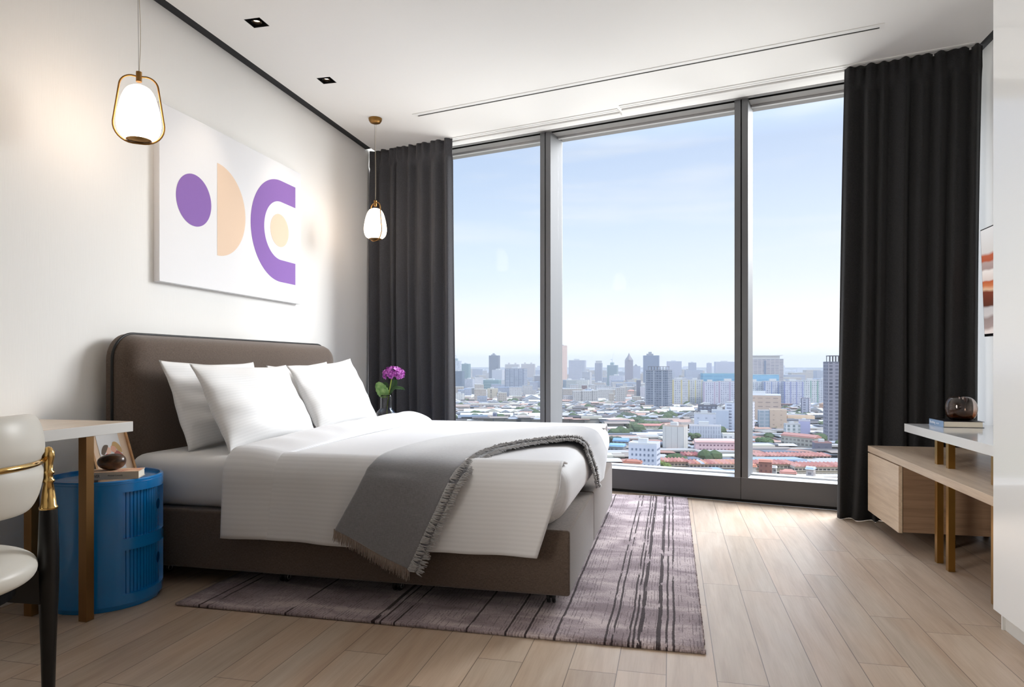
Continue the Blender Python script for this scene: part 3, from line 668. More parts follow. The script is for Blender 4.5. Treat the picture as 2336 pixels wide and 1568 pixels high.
for layer in range(2):
    for k in range(520):
        u = k / 519; p0 = thf(0.012 if layer == 0 else -0.002)(u, 0.985 if layer == 0 else 1.06); a, b_ = crom(A_, u), crom(B_, u); d = (b_ - a).normalized(); tg = (crom(B_, min(1, u + 0.01)) - crom(B_, max(0, u - 0.01))).normalized()
        nrm = d.cross(tg).normalized()
        if nrm.z < 0 and 0.2 < u < 0.8: nrm = -nrm
        if u <= 0.2 and nrm.y > 0: nrm = -nrm
        if u >= 0.8 and nrm.x < 0: nrm = -nrm
        ln = rnd.uniform(0.024, 0.040); jt = rnd.uniform(-0.012, 0.012)
        pts = [p0, p0 + d * ln * 0.45 + nrm * rnd.uniform(0.002, 0.012) + tg * jt * 0.5, p0 + d * ln + tg * jt + nrm * rnd.uniform(-0.004, 0.006)]
        q.tube(pts, [0.0024, 0.0028, 0.0010], 5)
p = q.build('fringe', M_throw2, thr, smooth='all'); p.matrix_parent_inverse = ti; p['kind'] = 'stuff'
q = B()
for k in range(230):
    v = k / 229; p0 = thf(0.010)(0, v); dz = Vector((-0.06, 0, -1)); ln = rnd.uniform(0.030, 0.050)
    j = Vector((rnd.uniform(-0.006, 0.006), rnd.uniform(-0.008, 0.003), 0)); q.tube([p0 + Vector((0, 0, 0.004)), p0 + dz * ln * 0.5 + j * 0.5, p0 + dz * ln + j], [0.0022, 0.002, 0.0010], 4)
p = q.build('end_fringe', M_throw3, thr, smooth='all'); p.matrix_parent_inverse = ti; p['kind'] = 'stuff'; p['label'] = 'brownish end fringe'

# ------------------------------------------------------------------ blue bedside cylinders
M_blue = mat('blue_plastic', (4, 116, 184), 0.16, spec=0.6, coat=0.5)
def cyl_table(x, y, rz, label):
    d = thing('bedside_table', label, 'bedside table', (x, y, 0), 'blue round bedside tables', rz)
    R = 0.222; HT = 0.53; n = 192
    a0, a1 = -30, 36       # opening, degrees around the local x axis
    zs = [0.022, 0.060, 0.241, 0.290, 0.480, 0.515, HT - 0.004, HT]
    q = B(); rows = []
    for z in zs:
        r = R if z < HT - 0.001 else R - 0.004
        if z == 0.022: r = R
        rows.append([q.bm.verts.new((r * math.cos(2 * PI * k / n), r * math.sin(2 * PI * k / n), z)) for k in range(n)])
    ks = [k % n for k in range(round(a0 / 360 * n), round(a1 / 360 * n))]
    for j in range(len(zs) - 1):
        for k in range(n):
            if j in (1, 3) and k in ks: continue
            q.bm.faces.new([rows[j][k], rows[j][(k + 1) % n], rows[j + 1][(k + 1) % n], rows[j + 1][k]])
    k0, k1 = ks[0], (ks[-1] + 1) % n; Ri = R - 0.022
    def P_(k, z, r=Ri): return q.bm.verts.new((r * math.cos(2 * PI * k / n), r * math.sin(2 * PI * k / n), z))
    for za, zb, ja in ((0.060, 0.241, 1), (0.290, 0.480, 3)):
        for k in ks:
            for j, z in ((ja, za), (ja + 1, zb)): q.bm.faces.new([rows[j][k], rows[j][(k + 1) % n], P_(k + 1, z), P_(k, z)])
        for k in (k0, k1): q.bm.faces.new([rows[ja][k], rows[ja + 1][k], P_(k, zb), P_(k, za)])
    q.lathe([(R - 0.004, HT), (R - 0.012, HT - 0.001), (R - 0.016, HT - 0.012), (0.0, HT - 0.012)], n=96)
    q.lathe([(R, 0.022), (R - 0.008, 0.020), (R - 0.012, 0.001), (0.0, 0.001)], n=96)
    for zz in (0.515,): pass
    q.build('body', M_blue, d, smooth=30)
    for i, (za, zb) in enumerate(((0.290, 0.480), (0.060, 0.241))):
        q = B(); nn_ = 150
        def fn(u, v):
            a = math.radians(a0 - 4 + (a1 - a0 + 8) * u); ph = (u * 17) % 1.0
            g = 0.0045 if (ph < 0.10 or ph > 0.90) and u < 0.86 else 0.0
            r = R - 0.017 - g; return (r * math.cos(a), r * math.sin(a), za - 0.006 + (zb - za + 0.012) * v)
        q.grid(260, 3, fn); dr = q.build('sliding_door', M_blue, d, smooth=30)
        am = math.radians(a1 - 7.5); c_ = Vector(((R - 0.0165) * math.cos(am), (R - 0.0165) * math.sin(am), (za + zb) / 2 + 0.01)); tx = Vector((-math.sin(am), math.cos(am), 0)); no = Vector((math.cos(am), math.sin(am), 0))
        q = B(); pts = [c_ + (tx * math.cos(2 * PI * k / 24) + Vector((0, 0, 1)) * math.sin(2 * PI * k / 24)) * 0.021 for k in range(24)]; q.poly(pts)
        q.tube(pts, 0.0016, 6, closed=True); q.build('finger_hole', mat('blue_hole', (4, 66, 114), 0.9, spec=0.0), dr, smooth=30)
    q = B(); q.tube([((R + 0.0005) * math.cos(2 * PI * k / 96), (R + 0.0005) * math.sin(2 * PI * k / 96), 0.516) for k in range(96)], 0.0012, 5, closed=True)
    q.build('rim_line', M_blue, d, smooth='all')
    return d
cyl_table(-2.375, 2.462, 0.0, 'blue plastic cylinder bedside table with photo frame and book, beside desk')
cyl_table(-2.30, 4.93, 0.0, 'blue round bedside table hidden behind the bed under the flower vase')

# book, pebble and photo frame on the near table
TZ = 0.5184
bk = thing('book', 'thick cream spined book lying flat under the brown pebble', 'book', (-2.293, 2.436, 0.5306), rz=math.radians(28))
q = B(); q.box((-0.1065, -0.09, 0.0), (0.1065, 0.010, 0.0025)); q.box((-0.1065, -0.09, 0.0275), (0.1065, 0.010, 0.030)); q.box((-0.1065, -0.0915, 0.0), (0.1065, -0.089, 0.030))
q.build('cover', mat('cream_cover', (196, 184, 164), 0.5), bk)
q = B(); q.box((-0.1045, -0.089, 0.0026), (0.1045, 0.008, 0.0274)); q.build('pages', mat('paper', (222, 214, 198), 0.9), bk)
M_jac = mat('jacket_print', (226, 180, 140), 0.5); t, b = bs(M_jac); n_ = noise(t, mapping(t, objco(t), (14, 60, 20)), 1.0, 4, 2.0)
link(t, ramp(t, n_, [(0.40, rgba((238, 196, 152))), (0.5, rgba((246, 222, 190))), (0.54, rgba((214, 118, 84))), (0.60, rgba((240, 200, 168))), (0.66, rgba((190, 96, 74)))]), b.inputs['Base Color'])
q = B(); q.box((-0.1065, -0.0905, 0.0301), (0.1065, 0.010, 0.0305)); q.build('front_cover_print', M_jac, bk)
M_ink = mat('dark_ink', (48, 44, 44), 0.7)
text('spine_title', 'OVER', 0.0185, (-0.065, -0.0918, 0.0140), (1, 0, 0), (0, 0, 1), M_ink, bk, xs=0.58)
text('spine_author', 'Michael Connelly', 0.0080, (-0.008, -0.0918, 0.0160), (1, 0, 0), (0, 0, 1), M_ink, bk)
q = B()
M_peb = mat('pebble_brown', (74, 50, 32), 0.32, coat=0.3); t, b = bs(M_peb); n_ = noise(t, mapping(t, objco(t), (14, 14, 30)), 1.0, 4, 1.0)
link(t, ramp(t, n_, [(0.35, rgba((40, 27, 20))), (0.55, rgba((84, 56, 34))), (0.7, rgba((112, 78, 48)))]), b.inputs['Base Color'])
bmesh.ops.create_icosphere(q.bm, subdivisions=4, radius=1.0)
for v in q.bm.verts:
    p = v.co; v.co = Vector((p.x * 0.056 * (1 + 0.05 * p.z) * (1.06 - 0.06 * p.x * p.x), p.y * 0.044, p.z * 0.034 * (1 + 0.08 * p.x + 0.12 * p.x * p.x)))
pb = q.build('pebble', M_peb, smooth='all'); pb.location = (-2.293, 2.410, 0.5306 + 0.0305 + 0.0335); pb.rotation_euler = (0, math.radians(-4), math.radians(12)); tag(pb, 'smooth dark brown oval pebble lying on the cream book', 'ornament')
fr = thing('photo_frame', 'wooden frame with photo of two people leaning behind the pebble', 'picture frame', (-2.352, 2.512, TZ), rz=math.radians(72))
# frame leans back about 16 degrees; local x across, local z up the frame
def fm(x, d, z): a = math.radians(27); return (x, d * math.cos(a) + z * math.sin(a), z * math.cos(a) - d * math.sin(a))
FW, FH, FD = 0.085, 0.235, 0.030
q = B()
def fbar(x0, x1, z0, z1, d0=-0.0, d1=FD):
    a = math.radians(27); q.obox(fm((x0 + x1) / 2, (d0 + d1) / 2, (z0 + z1) / 2), ((x1 - x0) / 2, 0, 0), Vector((0, math.cos(a), -math.sin(a))) * (d1 - d0) / 2, Vector((0, math.sin(a), math.cos(a))) * (z1 - z0) / 2)
fbar(-FW, -FW + 0.008, 0.009, FH); fbar(FW - 0.008, FW, 0.009, FH); fbar(-FW, FW, FH - 0.008, FH); fbar(-FW, FW, 0.009, 0.017)
q.build('moulding', wood('frame_wood', (214, 168, 118), (180, 132, 86), 2, 0.4), fr)
q = B(); fbar(-FW + 0.008, FW - 0.008, 0.017, FH - 0.008, 0.010, 0.014); q.build('mount', mat('mount_wood', (232, 208, 182), 0.6), fr)
q = B(); fbar(-0.050, 0.046, 0.035, FH - 0.015, 0.0085, 0.0099); ph_ = q.build('photograph', mat('photo_white', (236, 238, 240), 0.35), fr)
def blob(name, pts, col, dd):
    q = B(); n = 40; P_ = [fm(crom(pts + pts[:2], k / n * (len(pts)) / (len(pts) + 1)).x, 0.0083 - dd, crom(pts + pts[:2], k / n * (len(pts)) / (len(pts) + 1)).z) for k in range(n)]
    q.poly(P_); q.build(name, mat(name + '_c', col, 0.5), ph_)
def ell(cx, cz, rx, rz_): return [(cx + rx * math.cos(k * PI / 4), 0, cz + rz_ * math.sin(k * PI / 4)) for k in range(8)]
blob('print_dress', [(-0.042, 0, 0.040), (-0.040, 0, 0.085), (-0.026, 0, 0.108), (-0.004, 0, 0.104), (0.004, 0, 0.080), (-0.010, 0, 0.045)], (196, 52, 56), 0.0000)
blob('print_sweater', [(0.008, 0, 0.060), (0.012, 0, 0.112), (0.026, 0, 0.120), (0.045, 0, 0.100), (0.045, 0, 0.085)], (176, 98, 88), 0.0001)
blob('print_arm', [(-0.036, 0, 0.040), (-0.022, 0, 0.066), (-0.016, 0, 0.096), (-0.010, 0, 0.094), (-0.016, 0, 0.060), (-0.026, 0, 0.038)], (238, 196, 174), 0.0002)
blob('print_face', ell(-0.012, 0.124, 0.013, 0.017), (240, 200, 178), 0.0002)
blob('print_dark_hair', [(-0.044, 0, 0.112), (-0.038, 0, 0.132), (-0.024, 0, 0.150), (-0.008, 0, 0.148), (-0.014, 0, 0.132), (-0.024, 0, 0.116), (-0.034, 0, 0.104)], (104, 88, 76), 0.0003)
blob('print_second_face', ell(0.012, 0.130, 0.012, 0.018), (232, 176, 150), 0.0002)
blob('print_blond_hair', [(0.008, 0, 0.146), (0.016, 0, 0.162), (0.030, 0, 0.160), (0.044, 0, 0.138), (0.045, 0, 0.110), (0.030, 0, 0.118), (0.020, 0, 0.140)], (206, 170, 116), 0.0003)
q = B(); fbar(-0.012, 0.012, 0.03, 0.19, 0.030, 0.033); q.build('back_stand', mat('stand_brown', (90, 66, 46), 0.7), fr)

# ------------------------------------------------------------------ flower vase behind the bed
VX, VY = -2.157, 4.93; VZ = 0.5184
M_clear = bpy.data.materials.new('clear_glass'); M_clear.use_nodes = True; t, b = bs(M_clear)
b.inputs['Base Color'].default_value = (1, 1, 1, 1); b.inputs['Transmission Weight'].default_value = 1.0; b.inputs['Roughness'].default_value = 0.0; b.inputs['IOR'].default_value = 1.3
vs = thing('flower_vase', 'clear glass vase with a round bottom and straight neck behind the bed', 'vase', (VX, VY, VZ))
q = B(); pr = [(0.0, 0.002), (0.05, 0.002), (0.078, 0.030), (0.086, 0.070), (0.078, 0.110), (0.056, 0.138), (0.046, 0.150), (0.044, 0.170), (0.044, 0.253)]
po = [tuple(crom([(a, 0, c) for a, c in pr], k / 36))[::2] for k in range(37)]; pi_ = [(max(0, a - 0.0025), c + (0.003 if k == 0 else 0.0)) for k, (a, c) in enumerate(po)][::-1]
q.lathe(po + pi_, n=40); q.build('glass_body', M_clear, vs, smooth='all')
fw = thing('hydrangea', 'purple hydrangea bloom with green leaves standing in the clear vase', 'flower', (VX + 0.01, VY, VZ + 0.02))
M_leaf = mat('leaf_green', (120, 160, 88), 0.55, sheen=0.2); M_leafd = mat('leaf_dark', (58, 92, 52), 0.5); M_stem = mat('stem_green', (158, 176, 72), 0.5)
t, b = bs(M_leaf); n_ = noise(t, objco(t), 30, 3); link(t, ramp(t, n_, [(0.35, rgba((98, 142, 72))), (0.65, rgba((152, 186, 116)))]), b.inputs['Base Color'])
q = B(); q.tube([crom([(0.0, 0, 0.03), (-0.005, 0.004, 0.12), (0.012, 0.0, 0.24), (0.035, 0.0, 0.36)], k / 12) for k in range(13)], 0.0045, 8); q.build('stem', M_stem, fw, smooth='all')
q = B(); rnd = random.Random(21)
for k in range(150):
    a = rnd.uniform(0, 2 * PI); cz_ = rnd.uniform(-0.55, 1.0); rr_ = math.sqrt(max(0, 1 - cz_ * cz_)); dirv = Vector((rr_ * math.cos(a), rr_ * math.sin(a), cz_))
    c_ = Vector((0.050, 0, 0.395)) + Vector((dirv.x * 0.088, dirv.y * 0.075, dirv.z * 0.058)) * rnd.uniform(0.82, 1.0)
    n_ = (dirv + Vector((rnd.uniform(-.4, .4), rnd.uniform(-.4, .4), rnd.uniform(-.3, .3)))).normalized(); e1 = n_.orthogonal().normalized(); e2 = n_.cross(e1); ro = rnd.uniform(0, PI); sz = rnd.uniform(0.010, 0.014)
    for p_ in range(4):
        an = ro + p_ * PI / 2; d1 = e1 * math.cos(an) + e2 * math.sin(an); d2 = n_.cross(d1); tip = c_ + d1 * sz * 1.25 + n_ * sz * 0.25
        f = q.bm.faces.new([q.bm.verts.new(v_) for v_ in (c_, c_ + d1 * sz * 0.55 + d2 * sz * 0.6 + n_ * sz * 0.1, tip + d2 * sz * 0.25, tip - d2 * sz * 0.25, c_ + d1 * sz * 0.55 - d2 * sz * 0.6 + n_ * sz * 0.1)]); f.material_index = rnd.choice([0, 0, 0, 1, 1, 2])
q.build('bloom', [mat('petal_a', (178, 78, 176), 0.6), mat('petal_b', (206, 124, 206), 0.6), mat('petal_c', (140, 44, 140), 0.6)], fw)
def leaf(pts, wd, m, up):
    q = B(); up = Vector(up).normalized()
    def fn(u, v):
        p = crom(pts, u); tg = (crom(pts, min(1, u + 0.02)) - crom(pts, max(0, u - 0.02))).normalized(); sd_ = tg.cross(up).normalized(); w = wd * math.sin(PI * min(1, u * 0.93 + 0.03)) ** 0.75 * (1 + 0.06 * math.sin(u * 40)); s_ = (v * 2 - 1)
        return p + sd_ * w * s_ + up * (0.010 * abs(s_) * 1.0)
    q.grid(24, 9, fn); o = q.build('leaf', m, fw, smooth='all'); solid(o, 0.0008); return o
leaf([(0.0, -0.01, 0.215), (-0.03, -0.02, 0.26), (-0.07, -0.03, 0.33)], 0.045, M_leaf, (0.3, -1, 0.1))
leaf([(0.012, 0.0, 0.22), (0.055, 0.005, 0.275), (0.10, 0.01, 0.280), (0.135, 0.02, 0.270)], 0.022, M_leafd, (0, -0.6, 1))
leaf([(0.01, 0.02, 0.25), (0.04, 0.03, 0.31), (0.05, 0.04, 0.35)], 0.026, M_leafd, (0.3, -1, 0.3))
leaf([(-0.005, 0.02, 0.24), (-0.03, 0.03, 0.30), (-0.04, 0.04, 0.33)], 0.026, M_leafd, (0.3, -1, 0.1))

# ------------------------------------------------------------------ desk on the left
dk = thing('desk', 'white edged narrow desk on square bronze legs beside the blue table', 'desk', (-2.46, 1.72, 0.0)); ki = Matrix.Translation(-dk.location)
M_desktop = wood('desk_top_wood', (226, 210, 192), (208, 188, 166), 1, 0.3)
q = B(); q.box((-2.70 + 0.003, 0.98, 0.7635), (-2.212, 2.437, 0.7645)); q.build('top_surface', M_desktop, dk).matrix_parent_inverse = ki
q = B(); q.box((-2.70 + 0.003, 0.98, 0.722), (-2.2115, 2.4375, 0.7635), bev=0.0015); q.build('desktop', mat('desk_white', (206, 204, 200), 0.45), dk).matrix_parent_inverse = ki
M_leg = mat('bronze_leg', (126, 92, 52), 0.35, 0.55); 
for x0, y0 in ((-2.253, 2.205), (-2.516, 2.205), (-2.253, 1.16), (-2.516, 1.16)):
    q = B(); q.box((x0, y0, 0.001), (x0 + 0.037, y0 + 0.037, 0.722), bev=0.001); q.build('leg', M_leg, dk).matrix_parent_inverse = ki

# ------------------------------------------------------------------ chair
CX_, CY_ = -1.978, 1.437
ch = thing('chair', 'white leather chair with curved back, gold band and black legs', 'chair', (CX_, CY_, 0.0), rz=math.radians(-25))
M_leath = mat('white_leather', (226, 222, 212), 0.35, spec=0.45); t, b = bs(M_leath); bump(t, b, noise(t, objco(t), 300, 3), 0.08, 0.0006)
# local +x is the back of the chair
q = B()
def back(u, v):
    a = math.radians(-82 + 164 * u); s_ = v * 2 * PI
    # closed rounded section: height along z, thickness along radius, pinched at the gold band
    zc, hz_ = 0.722, 0.142; e = 1.0 - 0.35 * (abs(2 * u - 1) ** 10)
    cz = math.copysign(abs(math.sin(s_)) ** 0.75, math.sin(s_)); cr = math.copysign(abs(math.cos(s_)) ** 0.8, math.cos(s_))
    z = zc + hz_ * e * cz + (0.008 if cz < 0 else 0) * (1 - abs(2 * u - 1)); zz = (z - 0.722)
    th = 0.027 * (1 - 0.5 * math.exp(-(zz / 0.016) ** 2)) * (1 if abs(2 * u - 1) < 0.985 else 0.6)
    r = 0.246 + th * cr + 0.030 * max(0, zz) / 0.14 * 0.4 - (0.016 * (abs(zz) / 0.14) ** 2)
    return (r * math.cos(a), r * math.sin(a), z)
q.grid(72, 56, back); 
q.build('backrest', M_leath, ch, smooth='all', merge=True)
q = B(); pts = [(0.2655 * math.cos(math.radians(a)), 0.2655 * math.sin(math.radians(a)), 0.722) for a in range(-78, 79, 3)]; q.tube(pts, 0.0085, 10); q.build('gold_band', M_gold, ch, smooth='all')
for s_ in (-1, 1):
    a = math.radians(76 * s_); lx, ly = 0.283 * math.cos(a), 0.283 * math.sin(a)
    q = B(); q.lathe([(0.0, 0.001), (0.0165, 0.002), (0.020, 0.16), (0.027, 0.36), (0.0275, 0.44), (0.0235, 0.566), (0.0225, 0.5745), (0.0, 0.576)], (lx, ly, 0), n=28)
    q.build('back_leg', M_blackpaint, ch, smooth=True)
    q = B(); q.lathe([(0.0, 0.5745), (0.0245, 0.5745), (0.0248, 0.581), (0.021, 0.586), (0.0165, 0.628), (0.0125, 0.652), (0.0165, 0.656), (0.0165, 0.661), (0.012, 0.665), (0.0118, 0.676), (0.0160, 0.680), (0.0160, 0.685), (0.0115, 0.689), (0.012, 0.71), (0.0165, 0.730), (0.0155, 0.744), (0.008, 0.757), (0.0, 0.760)], (lx, ly, 0), n=28)
    q.build('gold_finial', M_gold, ch, smooth='all')
for s_ in (-1, 1):
    q = B(); q.lathe([(0.0, 0.0015), (0.012, 0.002), (0.018, 0.20), (0.023, 0.36), (0.020, 0.385), (0.0, 0.386)], (-0.185, 0.175 * s_, 0), n=24); q.build('front_leg', M_blackpaint, ch, smooth=True)
q = B(); pr = [(0.0, 0.375), (0.18, 0.376), (0.238, 0.388), (0.257, 0.413), (0.248, 0.442), (0.20, 0.463), (0.10, 0.473), (0.0, 0.475)]
q.lathe([tuple(crom([(a, 0, c) for a, c in pr], k / 36))[::2] for k in range(37)], n=64); q.build('seat', M_leath, ch, smooth='all')
q = B(); q.lathe([(0.0, 0.384), (0.205, 0.384), (0.205, 0.345), (0.175, 0.335), (0.0, 0.335)], n=48)
for s_ in (-1, 1):
    a = math.radians(76 * s_); d = Vector((math.cos(a), math.sin(a), 0)); sd_ = Vector((-d.y, d.x, 0)) * 0.012
    P0_ = d * 0.14; P1_ = d * 0.272
    q.prism([P0_ - sd_ + Vector((0, 0, 0.335)), P1_ - sd_ + Vector((0, 0, 0.295)), P1_ - sd_ + Vector((0, 0, 0.40)), P0_ - sd_ + Vector((0, 0, 0.384))], sd_ * 2)
q.build('seat_frame', M_blackpaint, ch, smooth=True)

# ------------------------------------------------------------------ media bench and white side table on the right
M_oak = wood('bench_oak', (206, 186, 164), (186, 164, 142), 1, 0.32); M_oakv = wood('bench_oak_face', (212, 192, 168), (192, 170, 146), 1, 0.4); M_oakx = wood('bench_oak_end', (150, 122, 98), (128, 102, 80), 0, 0.5)
bn = thing('media_bench', 'low pale oak media bench with drawer in front of the black curtain', 'bench', (1.53, 3.8, 0.0)); ni = Matrix.Translation(-bn.location)
q = B(); q.box((1.192, 2.952, 0.462), (1.870, 4.664, 0.4995), bev=0.001); q.build('bench_top', M_oak, bn).matrix_parent_inverse = ni
q = B(); q.box((1.214, 4.070, 0.098), (1.868, 4.660, 0.4615)); q.build('carcass', M_oakx, bn).matrix_parent_inverse = ni
q = B(); q.box((1.192, 4.068, 0.094), (1.211, 4.662, 0.455), bev=0.001); q.build('drawer_front', M_oakv, bn).matrix_parent_inverse = ni
for cx_, cy_ in ((1.50, 4.20), (1.80, 4.20), (1.50, 4.55), (1.80, 4.55)):
    q = B(); q.box((cx_ - 0.012, cy_ - 0.012, 0.0005), (cx_ + 0.012, cy_ + 0.012, 0.0978)); q.build('foot', M_blackpaint, bn).matrix_parent_inverse = ni
wt = thing('console_table', 'glossy white console top on brass legs above the oak bench', 'table', (1.58, 3.6, 0.0)); wi = Matrix.Translation(-wt.location)
q = B(); q.box((1.297, 2.952, 0.6215), (1.872, 4.325, 0.667), bev=0.001); q.build('table_top', M_gloss, wt).matrix_parent_inverse = wi
for x0, y0 in ((1.303, 3.846), (1.303, 3.700), (1.303, 3.216), (1.80, 3.846), (1.80, 3.216)):
    q = B(); q.box((x0, y0, 0.0005), (x0 + 0.030, y0 + 0.032, 0.6214), bev=0.001); q.build('leg', M_brass, wt).matrix_parent_inverse = wi
b2 = thing('book.001', 'closed hardback book with pale blue spine lying under the glass vase', 'book', (1.42, 4.10, 0.6672))
q = B(); q.box((0.0, 0.0, 0.0), (0.195, 0.205, 0.0022)); q.box((0.0, 0.0, 0.0308), (0.195, 0.205, 0.033)); q.build('cover', mat('navy_cover', (34, 34, 40), 0.35), b2)
q = B(); q.box((-0.0015, 0.0, 0.0), (0.001, 0.205, 0.033)); q.build('spine', mat('spine_blue', (138, 164, 196), 0.5), b2)
q = B(); q.box((0.0012, 0.004, 0.0023), (0.188, 0.201, 0.0307)); q.build('pages', mat('paper', (222, 214, 198), 0.9), b2)
M_wink = mat('white_ink', (245, 245, 248), 0.6)
text('spine_title', 'Breathing', 0.021, (-0.0016, 0.196, 0.0165), (0, -1, 0), (0, 0, 1), M_wink, b2)
text('spine_author', 'and it all', 0.011, (-0.0016, 0.100, 0.0150), (0, -1, 0), (0, 0, 1), M_wink, b2)
M_amber = bpy.data.materials.new('amber_glass'); M_amber.use_nodes = True; t, b = bs(M_amber)
b.inputs['Transmission Weight'].default_value = 1.0; b.inputs['Roughness'].default_value = 0.0; b.inputs['IOR'].default_value = 1.45
z_ = sepx(t, objco(t))[2]; link(t, ramp(t, mth(t, 'MULTIPLY', z_, 8.0), [(0.0, (0.30, 0.10, 0.03, 1)), (0.22, (0.55, 0.26, 0.10, 1)), (0.5, (0.82, 0.70, 0.64, 1)), (1.0, (0.88, 0.82, 0.80, 1))]), b.inputs['Base Color'])
av = thing('glass_vase', 'squat round amber glass vase standing on the pale blue book', 'vase', (1.535, 4.185, 0.7004))
q = B(); pr = [(0.0, 0.0008), (0.040, 0.0008), (0.062, 0.018), (0.0735, 0.056), (0.070, 0.094), (0.054, 0.120), (0.030, 0.131), (0.014, 0.126), (0.010, 0.114)]
po = [tuple(crom([(a, 0, c) for a, c in pr], k / 44))[::2] for k in range(45)]; pi_ = [(max(0, a - 0.0025), c + (0.012 * (1 - k / 44) if k < 10 else 0)) for k, (a, c) in enumerate(po[:-2])][::-1]
q.lathe(po + pi_, n=48, sx=1.05)
for v in q.bm.verts:
    v.co.z += 0.10 * v.co.x * max(0, v.co.z / 0.11) * (-0.6)
q.build('glass_body', M_amber, av, smooth='all')

# television on the right wall
tv = thing('television', 'thin black framed television on the right wall beside the black curtain', 'television', (1.825, 4.085, 1.172)); tv.rotation_euler = (0, math.radians(-2.0), 0)
q = B(); q.box((-0.002, -0.545, 0.0), (0.030, 0.545, 0.640), bev=0.002); q.build('casing', mat('tv_black', (16, 17, 19), 0.3), tv)
M_scr = bpy.data.materials.new('screen_picture'); M_scr.use_nodes = True; t, b = bs(M_scr); x, y, z = sepx(t, objco(t))
yy = mth(t, 'ADD', z, mth(t, 'MULTIPLY', mth(t, 'SUBTRACT', noise(t, mapping(t, objco(t), (1, 5, 3)), 1.0, 1), 0.5), 0.06))
sc_ = ramp(t, mth(t, 'DIVIDE', yy, 0.64), [(0.0, rgba((236, 224, 220))), (0.05, rgba((240, 226, 220))), (0.08, rgba((176, 156, 152))), (0.16, rgba((160, 142, 138))), (0.19, rgba((214, 206, 204))), (0.25, rgba((206, 200, 200))), (0.27, rgba((96, 52, 38))), (0.40, rgba((128, 62, 44))), (0.425, rgba((236, 194, 160))), (0.46, rgba((214, 128, 84))), (0.50, rgba((198, 100, 60))), (0.515, rgba((232, 214, 206))), (0.60, rgba((250, 240, 234))), (0.62, rgba((178, 154, 150))), (0.68, rgba((190, 166, 160))), (0.70, rgba((190, 96, 66))), (0.75, rgba((196, 104, 74))), (0.78, rgba((226, 220, 216))), (1.0, rgba((238, 236, 236)))])
link(t, sc_, b.inputs['Emission Color']); b.inputs['Emission Strength'].default_value = 0.75; b.inputs['Base Color'].default_value = (0.02, 0.02, 0.02, 1); b.inputs['Roughness'].default_value = 0.25
q = B(); q.box((-0.0032, -0.538, 0.016), (-0.0019, 0.538, 0.633)); q.build('screen', M_scr, tv)
q = B(); q.box((0.0305, -0.15, 0.20), (0.040, 0.15, 0.44)); q.build('wall_bracket', mat('tv_black', (16, 17, 19), 0.3), tv)

# wardrobe
wd = thing('wardrobe', 'tall glossy white wardrobe side at the right edge of the picture', 'wardrobe', (1.53, 1.2, 0.0)); wi = Matrix.Translation(-wd.location)
q = B(); q.box((1.212, -0.6, 0.073), (1.874, 2.945, HC - 0.001)); q.build('body', M_gloss, wd).matrix_parent_inverse = wi
q = B(); q.box((1.190, 2.040, 0.0725), (1.210, 2.947, HC - 0.002), bev=0.0008); q.build('door', M_gloss, wd).matrix_parent_inverse = wi
q = B(); q.box((1.190, -0.6, 0.0725), (1.210, 2.036, HC - 0.002), bev=0.0008); q.build('door', M_gloss, wd).matrix_parent_inverse = wi
q = B(); q.box((1.224, -0.6, 0.0005), (1.86, 2.935, 0.0728)); q.box((1.214, 2.930, 0.0005), (1.224, 2.940, 0.0728)); q.build('plinth', mat('plinth_white', (206, 206, 204), 0.4), wd).matrix_parent_inverse = wi

# ------------------------------------------------------------------ the city below, about 75 m under the room
GZ = -74.0; HG = 1.0 - GZ
RV = Vector((CT, ST, 0)); FV = Vector((-ST, CT, 0))          # right and forward of the street grid
def gp(px_, D, z=GZ):
    a = (px_ - 1168) / F * D; p = RV * a + FV * D; return Vector((p.x, p.y, z))
def dist(yb): return HG * F / (yb - HY)
M_ground = mat('city_ground', (120, 116, 108), 0.95, spec=0.1); t, b = bs(M_ground); o_ = objco(t)
n1 = noise(t, mapping(t, o_, (0.02, 0.02, 1)), 1.0, 6); n2 = noise(t, mapping(t, o_, (0.0012, 0.0012, 1)), 1.0, 4)
c0 = ramp(t, n1, [(0.35, rgba((62, 68, 56))), (0.5, rgba((88, 86, 78))), (0.7, rgba((136, 128, 118)))])
c0 = mixc(t, ramp(t, n2, [(0.45, (0, 0, 0, 1)), (0.6, (0.6, 0.6, 0.6, 1))]), c0, rgba((98, 112, 84))); link(t, c0, b.inputs['Base Color'])
q = B(); q.poly([(-16000, 60, GZ), (16000, 60, GZ), (16000, 26000, GZ), (-16000, 26000, GZ)]); struct('ground', q, M_ground)

